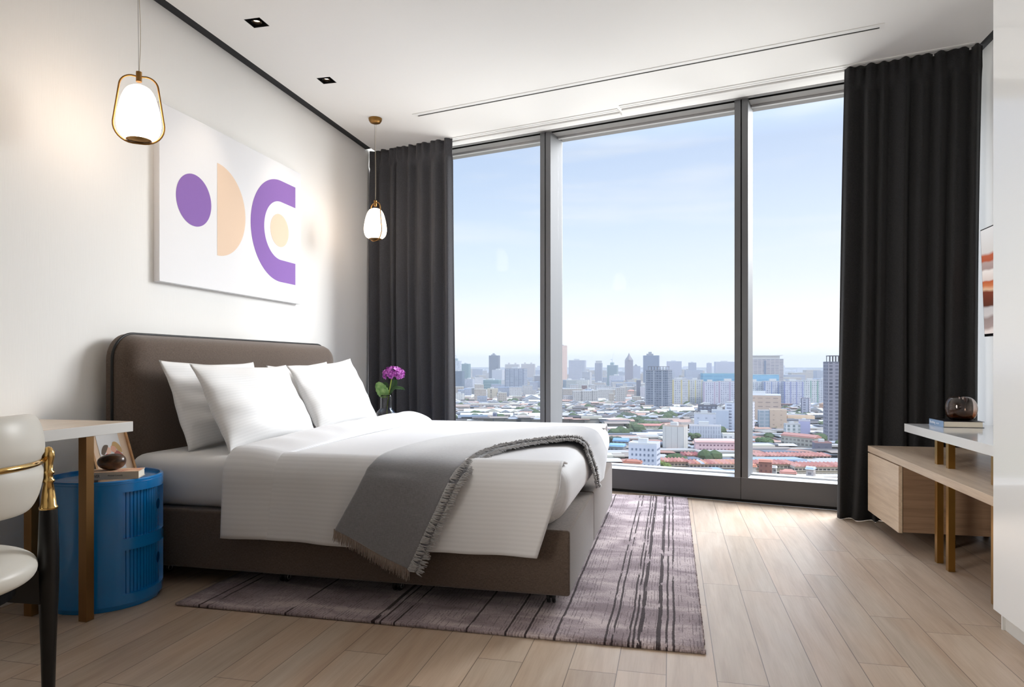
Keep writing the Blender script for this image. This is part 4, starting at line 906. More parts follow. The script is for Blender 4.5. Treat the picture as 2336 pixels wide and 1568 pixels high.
def facade(wall, glass, fh=3.2, bay=3.4, wf=0.5, hf=0.5, stripe=None, sw=0.0, rough=0.8, vr=0.25):
    key = 'facade_%s_%s_%s_%s_%s_%s_%s_%s' % (wall, glass, fh, bay, wf, hf, stripe, sw)
    if key in MATS: return MATS[key]
    m = mat(key, wall, rough, spec=0.3); m.name = 'facade'; t, b = bs(m); o_ = objco(t); x, y, z = sepx(t, o_)
    g = N(t, 'ShaderNodeNewGeometry'); h = mth(t, 'ADD', x, y)
    hb_ = mth(t, 'DIVIDE', h, bay); zb = mth(t, 'DIVIDE', z, fh)
    fx_ = mth(t, 'ABSOLUTE', mth(t, 'SUBTRACT', mth(t, 'FRACT', hb_), 0.5)); fz_ = mth(t, 'ABSOLUTE', mth(t, 'SUBTRACT', mth(t, 'FRACT', zb), 0.55))
    w = mth(t, 'MULTIPLY', mth(t, 'LESS_THAN', fx_, wf / 2), mth(t, 'LESS_THAN', fz_, hf / 2))
    wn = N(t, 'ShaderNodeTexWhiteNoise', noise_dimensions='2D'); link(t, comb(t, mth(t, 'FLOOR', hb_), mth(t, 'FLOOR', zb), 0.0), wn.inputs['Vector'])
    w = mth(t, 'MULTIPLY', w, mth(t, 'SUBTRACT', 1.0, mth(t, 'MULTIPLY', wn.outputs[0], vr * 2)))
    wall, glass = [tuple(v_ * 0.82 + sum(c_) / 3 * 0.18 for v_ in c_) for c_ in (wall, glass)]; stripe = stripe and tuple(v_ * 0.72 + sum(stripe) / 3 * 0.28 for v_ in stripe); wc = rgba(wall)
    if stripe:
        s_ = mth(t, 'LESS_THAN', mth(t, 'FRACT', mth(t, 'DIVIDE', h, bay * sw)), 0.16); wc = mixc(t, s_, rgba(wall), rgba(stripe)); w = mth(t, 'MULTIPLY', w, mth(t, 'SUBTRACT', 1.0, s_))
    n_ = noise(t, mapping(t, o_, (0.15, 0.15, 0.05)), 1.0, 3)
    c_ = mixc(t, mth(t, 'MULTIPLY', mth(t, 'SUBTRACT', n_, 0.35, True), 0.35), wc, rgba(tuple(v_ * 0.72 for v_ in wall)))
    link(t, mixc(t, w, c_, rgba(glass)), b.inputs['Base Color']); return m
def roofm(c): g_ = sum(c) / 3; return mat('roof_%d_%d_%d' % c, tuple(v_ * 0.8 + g_ * 0.2 for v_ in c), 0.75, spec=0.2)
USED = []
RECT = []
def hold(p, r): USED.append((p.x, p.y, r))
def free(c, r):
    if any((c.x - ux) ** 2 + (c.y - uy) ** 2 < (ur + r) ** 2 for ux, uy, ur in USED): return False
    for o_, e1, e2, w, d in RECT:
        v = c - o_; a, b_ = v.dot(e1), v.dot(e2)
        if -r < a < w + r and -r < b_ < d + r: return False
    return True
def bld(label, x0, x1, yt, yb, fac, roof=(190, 188, 184), phi=24, ratio=0.7, D=None, top=None, cat='building', name='building', top_col=None, grp=None):
    """building whose outline spans x0..x1 on the skyline and whose roof line is at yt; it stands on the ground at depth D"""
    D = D or dist(yb); D0 = D; ph = math.radians(phi); Wa = (x1 - x0) / F * D
    w = Wa / (math.cos(abs(ph)) + ratio * math.sin(abs(ph))); d = w * ratio
    H = 1.0 + (HY - yt) / F * D - GZ
    # nearest corner sits at depth D
    s = 1 if ph >= 0 else -1; ph = abs(ph)
    e1 = RV * math.cos(ph) - FV * math.sin(ph) * s; e2 = RV * math.sin(ph) * s + FV * math.cos(ph)
    xc = gp((x0 + x1) / 2, D)
    lo = min(0, d * math.sin(ph) * s); hi = w * math.cos(ph) + max(0, d * math.sin(ph) * s)
    o0 = xc - RV * (Wa / 2)
    org = o0 + (RV * 0 if s > 0 else RV * (d * math.sin(ph)))
    # shift so the near corner is at depth D
    org = org + FV * (w * math.sin(ph) if s > 0 else 0)
    th_ = thing(name, label, cat, org, grp, math.atan2(e1.y, e1.x))
    q = B(); q.box((0, 0, 0), (w, d, H)); 
    for f in q.bm.faces:
        if f.calc_center_median().z > H - 0.01: f.material_index = 1
    q.build('walls', [fac, roofm(roof)], th_)
    q = B(); pw = max(0.4, w * 0.012)
    for a, c in (((0, 0, H), (w, pw, H + 1.1)), ((0, d - pw, H), (w, d, H + 1.1)), ((0, pw, H), (pw, d - pw, H + 1.1)), ((w - pw, pw, H), (w, d - pw, H + 1.1))): q.box(a, c)
    q.build('parapet', roofm(top_col or roof), th_)
    tk = top or 'box'
    if tk == 'box':
        q = B(); q.box((w * .3, d * .3, H), (w * .62, d * .7, H + min(5, 0.08 * w + 2))); q.build('roof_hut', roofm((200, 198, 192)), th_)
    elif tk == 'frame':
        q = B(); h2 = H + 7
        for k in range(7):
            X = w * (0.12 + 0.76 * k / 6); q.box((X - .3, d * .12, H), (X + .3, d * .12 + .6, h2)); q.box((X - .3, d * .88 - .6, H), (X + .3, d * .88, h2))
        q.box((w * .1, d * .1, h2 - .8), (w * .9, d * .9, h2)); q.build('roof_frame', roofm((120, 116, 116)), th_)
    elif tk == 'point':
        q = B(); c = Vector((w / 2, d / 2, 0))
        rr_ = [(w * .5, H), (w * .46, H + w * .10), (w * .30, H + w * .35), (w * .26, H + w * .38), (w * .12, H + w * .62), (0, H + w * .95)]
        q.lathe(rr_, c, n=4); q.build('pointed_roof', roofm((150, 140, 138)), th_)
    elif tk == 'steps':
        q = B(); q.box((w * .2, d * .2, H), (w * .62, d * .8, H + w * .14)); q.box((w * .32, d * .35, H + w * .14), (w * .52, d * .65, H + w * .26)); q.build('roof_steps', roofm((150, 152, 154)), th_)
    elif tk == 'twin':
        for fa in (.2, .68): q = B(); q.box((w * fa, d * .2, H), (w * (fa + .12), d * .6, H + w * .13)); q.build('roof_tower', roofm((196, 186, 176)), th_)
    elif tk == 'crown':
        q = B(); q.box((w * .1, d * .1, H), (w * .9, d * .9, H + w * .10)); q.prism([(-w * .02, d * .5 - w * .2, H + w * .13), (w * .1, d * .5 - w * .2, H + w * .10), (w * .9, d * .5 - w * .2, H + w * .10), (w * 1.02, d * .5 - w * .2, H + w * .13), (w * .88, d * .5 - w * .2, H + w * .125), (w * .12, d * .5 - w * .2, H + w * .125)], (0, w * .4, 0)); q.build('roof_crown', roofm((206, 196, 182)), th_)
        q = B(); q.box((w * .44, -0.6, H * .3), (w * .50, -0.1, H * .97)); q.build('slot', roofm((120, 130, 148)), th_)
    elif tk == 'hip':
        q = B(); h2 = H + min(w, d) * .28; q.poly([(-.6, -.6, H), (w + .6, -.6, H), (w * .72, d / 2, h2), (w * .28, d / 2, h2)]); q.poly([(w + .6, d + .6, H), (-.6, d + .6, H), (w * .28, d / 2, h2), (w * .72, d / 2, h2)])
        q.poly([(w + .6, -.6, H), (w + .6, d + .6, H), (w * .72, d / 2, h2)]); q.poly([(-.6, d + .6, H), (-.6, -.6, H), (w * .28, d / 2, h2)]); q.build('hip_roof', roofm(roof), th_)
    elif tk == 'gable':
        q = B(); h2 = H + d * .28; q.prism([(-.5, -.8, H), (-.5, d + .8, H), (-.5, d / 2, h2)], (w + 1, 0, 0)); q.build('gable_roof', roofm(roof), th_)
    elif tk == 'crane':
        q = B(); q.box((w * .3, d * .2, H), (w * .62, d * .8, H + w * .30)); q.build('roof_steps', roofm((150, 168, 164)), th_)
        q = B(); c = Vector((w * .45, d * .5, H + w * .3)); q.tube([c, c + Vector((0, 0, w * .35))], w * .02, 4); q.tube([c + Vector((0, 0, w * .28)), c + Vector((w * .25, 0, w * 1.3))], w * .008, 4); q.tube([c + Vector((0, 0, w * .30)), c + Vector((-w * .2, 0, w * .34))], w * .02, 4); q.build('crane', roofm((190, 196, 200)), th_)
    RECT.append((org.copy(), e1.copy(), e2.copy(), w, d))
    th_['dims'] = (w, d, H); return th_
W_ = lambda *a, **k: facade(*a, **k)
gy = (176, 178, 182)
# skyline, left pane
bld('framed white tower top at far left edge of the view beside the curtain', 1030, 1052, 824, 900, W_((212, 214, 214), (120, 130, 142), 4, 5, .5, .7), phi=10, D=2100, top='crane')
bld('blue grey block rising beside the charcoal curtain at the left edge', 1026, 1058.5, 848, 905, W_((112, 126, 140), (92, 108, 124), 3.6, 4, .7, .5), (120, 130, 140), phi=12, D=1600)
bld('green netted tower right of the white framed tower top', 1052, 1073, 831, 890, W_((128, 152, 150), (104, 132, 134), 3.6, 6, .9, .4), (140, 160, 158), phi=20, D=2300)
bld('tall dark unfinished tower with a stepped top, left pane', 1115, 1140.5, 812, 880, W_((118, 124, 134), (96, 104, 116), 3.8, 6, .9, .35), (120, 126, 136), phi=14, D=2500, top='steps')
bld('white apartment slab standing in front of the dark stepped tower', 1122, 1151, 845, 876, W_((206, 204, 204), (140, 144, 152), 3.2, 3.6, .55, .5), phi=20, D=2200)
bld('pale beige block with two roof towers behind the striped grey tower', 1152, 1186, 832, 870, W_((188, 180, 172), (150, 148, 148), 3.3, 4.4, .4, .4), phi=8, D=2900, top='twin')
bld('second beige block with two roof towers left of the window post', 1189, 1222, 831, 870, W_((184, 174, 168), (150, 148, 148), 3.3, 4.4, .4, .4), phi=8, D=2800, top='twin')
bld('broad grey tower with white balcony stripes in the left pane', 1151.6, 1203.6, 842, 906, W_((172, 176, 184), (112, 122, 138), 3.6, 11, .78, .5, (108, 118, 138), 1.0), (150, 152, 158), phi=16, top='box', ratio=.6)
bld('green glass office block with stepped roof, left pane', 1102, 1143, 868, 896, W_((132, 158, 154), (104, 136, 136), 8, 60, .95, .45), (150, 172, 166), phi=12)
bld('tan tower with a dark window strip down the middle, left pane', 1111, 1135.6, 888, 916, W_((200, 186, 158), (110, 104, 96), 3.4, 17, .20, .7), (206, 196, 168), phi=10)
bld('white slender apartment tower nearest the left curtain', 1058.5, 1081.6, 866, 904, W_((196, 196, 200), (140, 146, 158), 3.2, 3.5, .5, .5), phi=14, D=1650)
bld('white stepped tower between slender tower and green office', 1080, 1102, 862, 894, W_((206, 202, 198), (146, 148, 154), 3.2, 3.5, .5, .5), phi=-12, D=1850, top='steps')
bld('brown narrow block next to the left window post', 1219, 1238, 858, 888, W_((140, 136, 140), (110, 112, 122), 3.6, 4, .6, .5), phi=10)
bld('cream low block between tan tower and curtain', 1037, 1058, 899, 922, W_((214, 208, 196), (150, 146, 140), 3.4, 4, .4, .4), phi=10)
bld('white walk-up block left of the tan tower', 1095, 1112, 895, 917, W_((218, 216, 214), (120, 122, 128), 3.2, 5, .35, .45), phi=-14)
bld('pale lavender low block right of the tan tower', 1135, 1146, 896, 916, W_((190, 192, 208), (140, 144, 158), 3.2, 3, .5, .5), phi=8)
bld('long beige hall with a row of small windows, left pane', 1072, 1186, 923, 938, W_((196, 180, 168), (132, 112, 108), 5.5, 6, .55, .28), (216, 206, 184), phi=4, ratio=.16, top='none')
bld('brown roofed long shed at the left curtain edge', 1030, 1071, 929, 945, W_((176, 164, 152), (140, 128, 118), 4, 5, .4, .3), (176, 152, 134), phi=4, ratio=.5, top='gable')
bld('long market hall with pale green roof, upper one', 1058, 1172, 941, 950, W_((150, 152, 146), (110, 112, 108), 3, 5, .5, .4), (214, 222, 214), phi=2, ratio=.22, top='gable')
bld('long market hall with cream ribbed roof, lower one', 1050, 1170, 950, 959, W_((140, 142, 138), (110, 112, 108), 3, 5, .5, .4), (224, 226, 216), phi=2, ratio=.2, top='gable')
bld('narrow billboard like tower in front of the market halls', 1124, 1134, 943, 966, W_((120, 124, 146), (84, 88, 112), 4, 5, .6, .6), phi=18)
# behind and right of the left post
bld('tall orange and slate tower rising at the left window post', 1268, 1295, 789, 885, W_((212, 180, 160), (176, 142, 132), 60, 9, .22, .97), (206, 182, 166), phi=42, D=1900, ratio=1.0, top='steps')
bld('white gridded apartment slab right of the orange tower', 1298, 1340, 823, 874, W_((190, 190, 194), (130, 134, 146), 3.2, 3.8, .6, .55), phi=14, D=2000)
bld('pale office block with dark side in front of the gridded slab', 1329, 1351, 850, 880, W_((194, 190, 188), (134, 136, 144), 3.4, 3.4, .6, .5), phi=24, D=1750)
bld('slim grey tower with an open top between skyline gaps', 1357.6, 1376, 829, 880, W_((162, 162, 170), (126, 130, 142), 3.2, 5, .5, .5), phi=16, D=2000, top='frame')
bld('green clad tower with a construction crane', 1386, 1412.5, 834, 880, W_((140, 158, 158), (118, 138, 142), 3.6, 8, .9, .4), phi=22, D=2150, top='crane')
bld('brown tower with a pointed pagoda roof', 1426, 1446.6, 822, 872, W_((158, 148, 152), (132, 126, 136), 3.4, 3.0, .5, .5), phi=12, D=2250, top='point')
bld('pale stepped tower beside the pointed brown tower', 1444, 1463, 836, 870, W_((186, 186, 194), (148, 152, 164), 3.2, 4, .5, .5), phi=10, D=2300, top='steps')
bld('wide blue grey tower with stepped crown behind the dark glass tower', 1469, 1509.5, 812, 872, W_((124, 136, 154), (108, 122, 144), 3.6, 5, .8, .45), (130, 138, 150), phi=16, D=2050, top='steps')
bld('large dark glass tower with blue panels in the middle pane', 1476, 1542, 846, 938.5, W_((140, 146, 156), (70, 84, 104), 3.7, 4.6, .80, .62, (162, 166, 172), 3.0), (140, 140, 144), phi=26, ratio=.75, top='frame')
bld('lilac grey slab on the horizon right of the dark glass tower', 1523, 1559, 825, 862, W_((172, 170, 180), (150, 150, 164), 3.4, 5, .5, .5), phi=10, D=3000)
bld('grey green office block below the orange tower', 1285, 1316, 868, 907, W_((158, 162, 158), (122, 132, 138), 3.6, 3.2, .55, .45), phi=-22)
bld('cream punched window block right of the grey green office', 1314, 1347, 868, 906, W_((206, 202, 190), (140, 138, 134), 3.3, 4.2, .4, .4), phi=16)
bld('rust brown side building behind the narrow pale tower', 1327, 1340, 880, 916, W_((140, 112, 108), (110, 92, 92), 3.3, 4.2, .4, .4), phi=10, D=1480)
bld('narrow pale grey tower with blue side windows', 1335, 1356, 889, 925, W_((204, 206, 214), (112, 124, 150), 3.4, 7, .28, .4), phi=30)
bld('beige balcony block right of the narrow pale tower', 1356, 1384, 874, 909, W_((200, 186, 172), (148, 136, 134), 3.0, 3.6, .5, .55), phi=18)
bld('white block with vertical violet window strips', 1391, 1429, 858, 891, W_((210, 208, 212), (150, 148, 164), 3.2, 4.4, .45, .75), phi=16)
bld('tan flat block below the violet striped block', 1393, 1430, 891, 913, W_((212, 190, 160), (160, 140, 124), 3.2, 3.4, .4, .4), phi=10)
bld('yellow ochre block left of the dark glass tower', 1442, 1462, 865, 886, W_((208, 192, 150), (160, 150, 130), 3.2, 4, .3, .4), phi=8)
bld('slim dark grey block beside the dark glass tower', 1452, 1463, 868, 916, W_((122, 122, 132), (100, 102, 116), 3.4, 3, .5, .5), phi=10)
bld('pinkish white tower touching the dark glass tower', 1461, 1480, 884, 917, W_((206, 196, 196), (160, 148, 152), 3.2, 3.4, .42, .45), phi=12)
bld('salmon domed roof hall left of the slim dark block', 1432, 1452, 893, 908, W_((206, 176, 156), (160, 140, 130), 4, 5, .4, .4), (206, 146, 122), phi=8, top='hip')
bld('small orange hip roofed tower below the grey green office', 1303, 1326, 899, 914, W_((204, 186, 164), (150, 136, 126), 3.2, 4, .4, .4), (214, 156, 120), phi=24, top='hip')
# right half of the middle pane
bld('yellow striped white apartment tower right of the glass tower', 1535, 1572, 867, 931, W_((206, 204, 200), (120, 122, 138), 3.2, 3.6, .62, .55, (214, 190, 110), 4.0), phi=6, ratio=.5)
bld('second yellow striped apartment tower, further right', 1571, 1606, 868, 930, W_((204, 204, 198), (122, 124, 138), 3.2, 3.6, .62, .55, (212, 196, 120), 3.2), phi=4, ratio=.5)
bld('lilac white apartment slab behind the grey plain block', 1605, 1640, 872, 932, W_((200, 200, 208), (116, 118, 140), 3.2, 3.6, .55, .62, (178, 160, 178), 5.0), phi=4, ratio=.4)
bld('lilac white apartment slab left of the right window post', 1640, 1690, 871, 932, W_((202, 202, 210), (112, 116, 138), 3.2, 3.6, .58, .62, (170, 150, 172), 5.0), phi=3, ratio=.35)
bld('teal wrapped hall roof behind the lilac apartments', 1605, 1690, 853, 874, W_((112, 168, 190), (96, 152, 178), 8, 20, .9, .5), (150, 176, 172), phi=2, ratio=.3, D=1420, top='none')
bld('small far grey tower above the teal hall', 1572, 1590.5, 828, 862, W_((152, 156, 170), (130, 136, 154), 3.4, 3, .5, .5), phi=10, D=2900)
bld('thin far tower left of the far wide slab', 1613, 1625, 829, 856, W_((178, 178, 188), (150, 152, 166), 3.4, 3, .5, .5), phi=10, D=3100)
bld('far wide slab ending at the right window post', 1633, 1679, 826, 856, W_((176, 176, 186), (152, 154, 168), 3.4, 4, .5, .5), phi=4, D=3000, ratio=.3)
bld('dark framed mid-rise block with pale panels', 1596, 1643, 926, 953, W_((92, 94, 108), (150, 156, 168), 4.0, 6, .6, .6), (110, 108, 112), phi=12)
bld('plain blue grey windowless block beside the right post', 1627, 1669, 938, 991, W_((182, 190, 200), (178, 186, 196), 6, 8, .1, .1), (206, 206, 206), phi=20, ratio=.5)
bld('white balcony office slab cut by the right window post', 1664, 1736, 921, 993, W_((214, 214, 218), (112, 114, 132), 3.3, 9, .62, .42), phi=38, ratio=1.0)
bld('grey white slab with vertical ribs and roof tanks', 1577, 1651, 974, 1012, W_((188, 190, 196), (134, 138, 150), 4.2, 2.4, .28, .8), (206, 200, 196), phi=14, ratio=.35, top='box')
bld('cubic white rooftop block with dark billboard panels', 1587, 1640, 946, 1003, W_((196, 198, 206), (150, 154, 166), 6, 8, .25, .25), phi=16, ratio=.5)
bld('cream ribbed block with balconies on its sunny side', 1517, 1577, 975, 1035, W_((208, 204, 192), (150, 146, 140), 30, 5.2, .08, .96), (206, 182, 160), phi=30, ratio=.7)
bld('small white villa behind the pink block', 1650, 1680, 992, 1010, W_((228, 226, 220), (140, 140, 144), 3.3, 5, .5, .5), (230, 224, 208), phi=8, top='none')
# right pane
bld('big twin tower apartment block with winged roof in right pane', 1715, 1795.5, 820, 880, W_((196, 182, 174), (128, 124, 134), 3.3, 9, .84, .52), phi=14, D=1500, ratio=.45, top='crown')
bld('teal hoarding wrapped hall below the winged roof block', 1700, 1778, 856, 878, W_((118, 176, 204), (104, 160, 190), 10, 24, .8, .3), (150, 180, 184), phi=2, D=1380, ratio=.3, top='none')
bld('grey green striped apartment slab right of the post', 1700, 1746, 872, 930, W_((198, 202, 202), (112, 118, 130), 3.2, 3.4, .6, .58, (150, 156, 176), 3.0), phi=4, ratio=.4)
bld('blue striped apartment slab in the long row', 1745, 1792, 871, 931, W_((200, 200, 206), (110, 114, 136), 3.2, 3.4, .6, .58, (120, 140, 186), 3.4), phi=4, ratio=.4)
bld('violet blue striped apartment slab right of the tan offices', 1790, 1836, 871, 932, W_((196, 196, 206), (104, 108, 136), 3.2, 3.4, .6, .58, (110, 120, 178), 3.0), phi=3, ratio=.4)
bld('green striped apartment slab near the slate slab tower', 1834, 1870, 869, 932, W_((204, 204, 200), (112, 120, 126), 3.2, 3.4, .6, .58, (96, 158, 132), 3.4), phi=3, ratio=.4)
bld('last green blue striped apartment slab before the edge tower', 1868, 1899, 867, 930, W_((200, 202, 206), (112, 118, 130), 3.2, 3.4, .6, .58, (104, 150, 160), 2.6), phi=3, ratio=.4)
bld('tall unfinished dark grid tower beside the black curtain', 1893, 1950, 828, 1046, W_((146, 142, 150), (74, 76, 92), 3.3, 5.2, .55, .62), (110, 110, 118), phi=10, ratio=.8, D=640, top='frame')
bld('tan brick office block with a row of roof windows', 1700, 1795, 903, 972, W_((206, 176, 150), (150, 126, 116), 5.2, 9, .62, .22), (232, 230, 230), phi=18, ratio=.5)
bld('lower tan stone wing in front of the tan office block', 1760, 1803, 937, 987, W_((204, 178, 148), (168, 142, 120), 5.4, 8, .22, .25), (214, 190, 160), phi=16, ratio=.8, top='none')
bld('grey glass entrance wing left of the tan stone wing', 1733, 1764, 938, 986, W_((160, 172, 178), (128, 150, 160), 4.2, 6, .7, .7), phi=8, ratio=.5, top='none')
bld('slate edged slab tower with a pale window column', 1831, 1856, 910, 955, W_((196, 190, 196), (118, 112, 128), 3.4, 10, .32, .5, (112, 112, 128), 1.0), (150, 140, 146), phi=36, ratio=1.0)
bld('low sand coloured block left of the slate edged tower', 1800, 1862, 951, 972, W_((222, 186, 146), (206, 170, 132), 8, 12, .3, .2), (220, 190, 156), phi=8, ratio=.4, top='none')
bld('lavender plain building behind the white shop block', 1826, 1855, 962, 998, W_((186, 180, 212), (176, 170, 204), 5, 6, .2, .2), (206, 196, 200), phi=20, ratio=.8)
bld('white shop block with dark green glass strips', 1795, 1829, 970, 1001, W_((212, 214, 210), (92, 112, 112), 3.6, 5.2, .45, .7), phi=8, ratio=.7)
bld('orange walled block at the right under the edge tower', 1876, 1902, 923, 944, W_((216, 164, 126), (170, 122, 98), 3.6, 4, .5, .3), (218, 170, 132), phi=-10, top='hip')
bld('long red brown roofed terrace running away to the right', 1811, 1880, 1001, 1032, W_((176, 168, 150), (110, 100, 90), 3.5, 4, .6, .5), (192, 130, 112), phi=58, ratio=.30, top='gable')
bld('dark grey warehouse below the edge tower', 1862, 1902, 1012, 1038, W_((112, 108, 120), (90, 88, 104), 4, 6, .3, .3), (176, 132, 122), phi=10, ratio=.7)
bld('white wide warehouse with pale roof below the dark framed block', 1532, 1586, 937, 949, W_((170, 164, 156), (130, 126, 120), 4, 6, .5, .4), (236, 232, 222), phi=4, ratio=.5, top='gable')
bld('red roofed school building behind the green trees', 1457, 1526, 972, 986, W_((190, 184, 158), (140, 134, 116), 3.5, 4, .5, .4), (212, 138, 122), phi=4, ratio=.22, top='gable')
bld('pale pink large hall roof beside the cream ribbed block', 1524, 1600, 969, 985, W_((190, 180, 160), (150, 140, 126), 4, 6, .4, .3), (204, 180, 160), phi=4, ratio=.5, top='gable', D=860)
# nearest blocks: windows are real pieces
def windows(b_, cols, rows, z0, dz, m, ww=.45, wh=.4, side=False, x0f=.06, x1f=.94, skip=()):
    w, d, H = b_['dims']; L = d if side else w; me = None
    for r in range(rows):
        for c in range(cols):
            if (r, c) in skip: continue
            cx = L * (x0f + (x1f - x0f) * (c + .5) / cols); cz = H - z0 - dz * r; hw = L * (x1f - x0f) / cols * ww / 2 * 1.6 / 1.6; hh = dz * wh / 2
            if me is None:
                q = B(); q.box((-hw, -0.12, -hh), (hw, 0.0, hh)); o = q.build('window', m, b_); me = o
            else:
                o = me.copy(); COL.objects.link(o); o.parent = b_
            if side: o.location = (w + 0.0, cx, cz); o.rotation_euler = (0, 0, PI / 2)
            else: o.location = (cx, 0.0, cz)
Mw = roofm((120, 130, 148))
h_ = bld('white hotel like block with rows of square windows at lower left', 1438, 1516, 1016, 1092, W_((206, 208, 216), (206, 208, 216), 3.4, 5, .01, .01), (214, 212, 210), phi=22, ratio=.75)
windows(h_, 6, 7, 3.4, 3.5, Mw, .42, .42); windows(h_, 5, 7, 3.4, 3.5, Mw, .5, .36, side=True)
h_ = bld('pink long school block with pink roof, lower middle', 1590, 1700, 1010, 1042, W_((208, 172, 172), (196, 160, 162), 4, 6, .3, .12), (226, 178, 166), phi=6, ratio=.22, top='gable')
windows(h_, 12, 3, 2.6, 3.4, roofm((130, 96, 104)), .5, .34)
def row(label, x0, x1, yt, yb, units, cols, fcol=(214, 196, 168), D=None):
    D = D or dist(yb); Wd = (x1 - x0) / F * D; H = 1 + (HY - yt) / F * D - GZ; H *= 0.80; d = 15.0; uw = Wd / units
    o = gp(x0, D); th_ = thing('shophouse_row', label, 'houses', o, None, math.atan2(RV.y, RV.x) - math.radians(2.5)); rnd = random.Random(units)
    q = B(); q.box((0, 0, 0), (Wd, d, H)); q.build('walls', W_(fcol, (74, 66, 66), H / 3 if H > 9 else 3.4, uw, .72, .46, vr=.12), th_)
    q = B(); q.box((-.3, -1.3, H / 3 - .2), (Wd + .3, -0.01, H / 3)); q.box((-.3, -1.3, 2 * H / 3 - .2), (Wd + .3, -0.01, 2 * H / 3)); q.build('balcony_ledge', roofm((220, 206, 182)), th_)
    for k in range(units):
        q = B(); a, c = k * uw, (k + 1) * uw; q.prism([(a - .1, -1.8, H), (c + .1, -1.8, H), ((a + c) / 2, -1.8, H + uw * .50)], (0, d + 2.2, 0)); q.build('gable_roof', roofm(rnd.choice(cols)), th_)
    ev = RV.copy(); RECT.append((o.copy(), RV.copy(), FV.copy(), Wd, d + 4))
ter = [(214, 142, 118), (206, 130, 108), (222, 152, 128), (210, 138, 122), (200, 122, 104)]
row('terracotta roofed shophouse row at the lower left of the middle pane', 1498, 1570, 1047, 1078, 9, ter, (222, 190, 160))
row('terracotta shophouse row continuing to the right window post', 1573, 1690, 1052, 1082, 14, ter + [(226, 150, 110), (196, 204, 224)], (212, 188, 158))
row('small red roofed row behind the shophouses near the pink school', 1560, 1622, 1036, 1052, 8, [(178, 92, 84), (206, 128, 108), (190, 110, 96)], (190, 150, 130))
row('back terracotta terrace in the right pane', 1725, 1892, 1036, 1058, 20, ter[:3], (222, 200, 172))
row('front terracotta terrace in the right pane', 1700, 1812, 1052, 1084, 13, ter, (216, 196, 166))
row('front terracotta terrace beside the black curtain', 1812, 1930, 1058, 1090, 13, ter, (220, 204, 180))
bld('white steep roofed town house in front of the terraces', 1762, 1776, 1068, 1090, W_((222, 218, 206), (130, 124, 118), 3, 4, .4, .4), (232, 226, 216), phi=30, top='gable', ratio=1.2)
bld('brown brick house with terracotta roof before the terraces', 1735, 1768, 1055, 1094, W_((172, 108, 84), (120, 70, 58), 3.4, 3, .4, .4), (218, 142, 112), phi=24, top='gable')
bld('small blue gabled tower house at the lower right', 1843, 1868, 1072, 1112, W_((206, 196, 184), (120, 116, 118), 3.2, 4, .5, .45), (190, 208, 230), phi=36, top='gable', ratio=1.3)
bld('terracotta hip roofed house at the lower right sill', 1785, 1827, 1082, 1106, W_((210, 190, 166), (150, 130, 118), 3.2, 4, .4, .4), (208, 138, 116), phi=20, top='hip', ratio=.9)
bld('orange hip roofed house by the right window post sill', 1706, 1732, 1066, 1100, W_((214, 196, 172), (150, 130, 118), 3.2, 4, .4, .4), (220, 140, 104), phi=16, top='hip', ratio=1.1)
bld('brown hip roofed house below the white hotel', 1424, 1470, 1058, 1085, W_((190, 160, 140), (150, 130, 118), 3.2, 4, .4, .4), (190, 118, 92), phi=20, top='hip', D=430)
bld('blue roofed workshop beside the bed foot', 1392, 1432, 1020, 1040, W_((150, 150, 150), (100, 100, 104), 3.2, 4, .5, .4), (136, 178, 212), phi=24, top='gable')
bld('blue shed roof building left of the white hotel', 1400, 1440, 1008, 1024, W_((160, 158, 152), (100, 100, 104), 3.2, 4, .5, .4), (120, 160, 200), phi=20, top='gable', D=620)
# trees in the city
def tree(px_, D, w, h, label, col, n=9):
    c = gp(px_, D); th_ = thing('tree', label, 'tree', c, 'trees between the roofs'); rnd = random.Random(int(px_ * 7 + D))
    q = B()
    for k in range(n):
        a = rnd.uniform(0, 2 * PI); r = rnd.uniform(0, .34) * w; rad = rnd.uniform(.20, .30) * w
        M = Matrix.Translation((r * math.cos(a), r * math.sin(a) * .8, h - rad * .8 - rnd.uniform(0, .25) * h)) @ Matrix.Diagonal((rad, rad, rad * .75, 1))
        ret = bmesh.ops.create_icosphere(q.bm, subdivisions=3, radius=1.0, matrix=M)
        for v in ret['verts']: v.co += Vector((rnd.uniform(-1, 1), rnd.uniform(-1, 1), rnd.uniform(-1, 1))) * rad * .10
    q.build('crown', mat('leaf_%d' % col[1], col, 0.9, spec=0.1), th_)
    q = B(); q.tube([(0, 0, 0), (0, 0, h * .6)], [w * .04, w * .02], 6); q.build('trunk', mat('bark', (96, 82, 70), 0.9), th_); hold(c, w * .4)
tree(1744, 622, 17, 10, 'large round green tree between sheds and terraces, right pane', (84, 100, 66), 14)
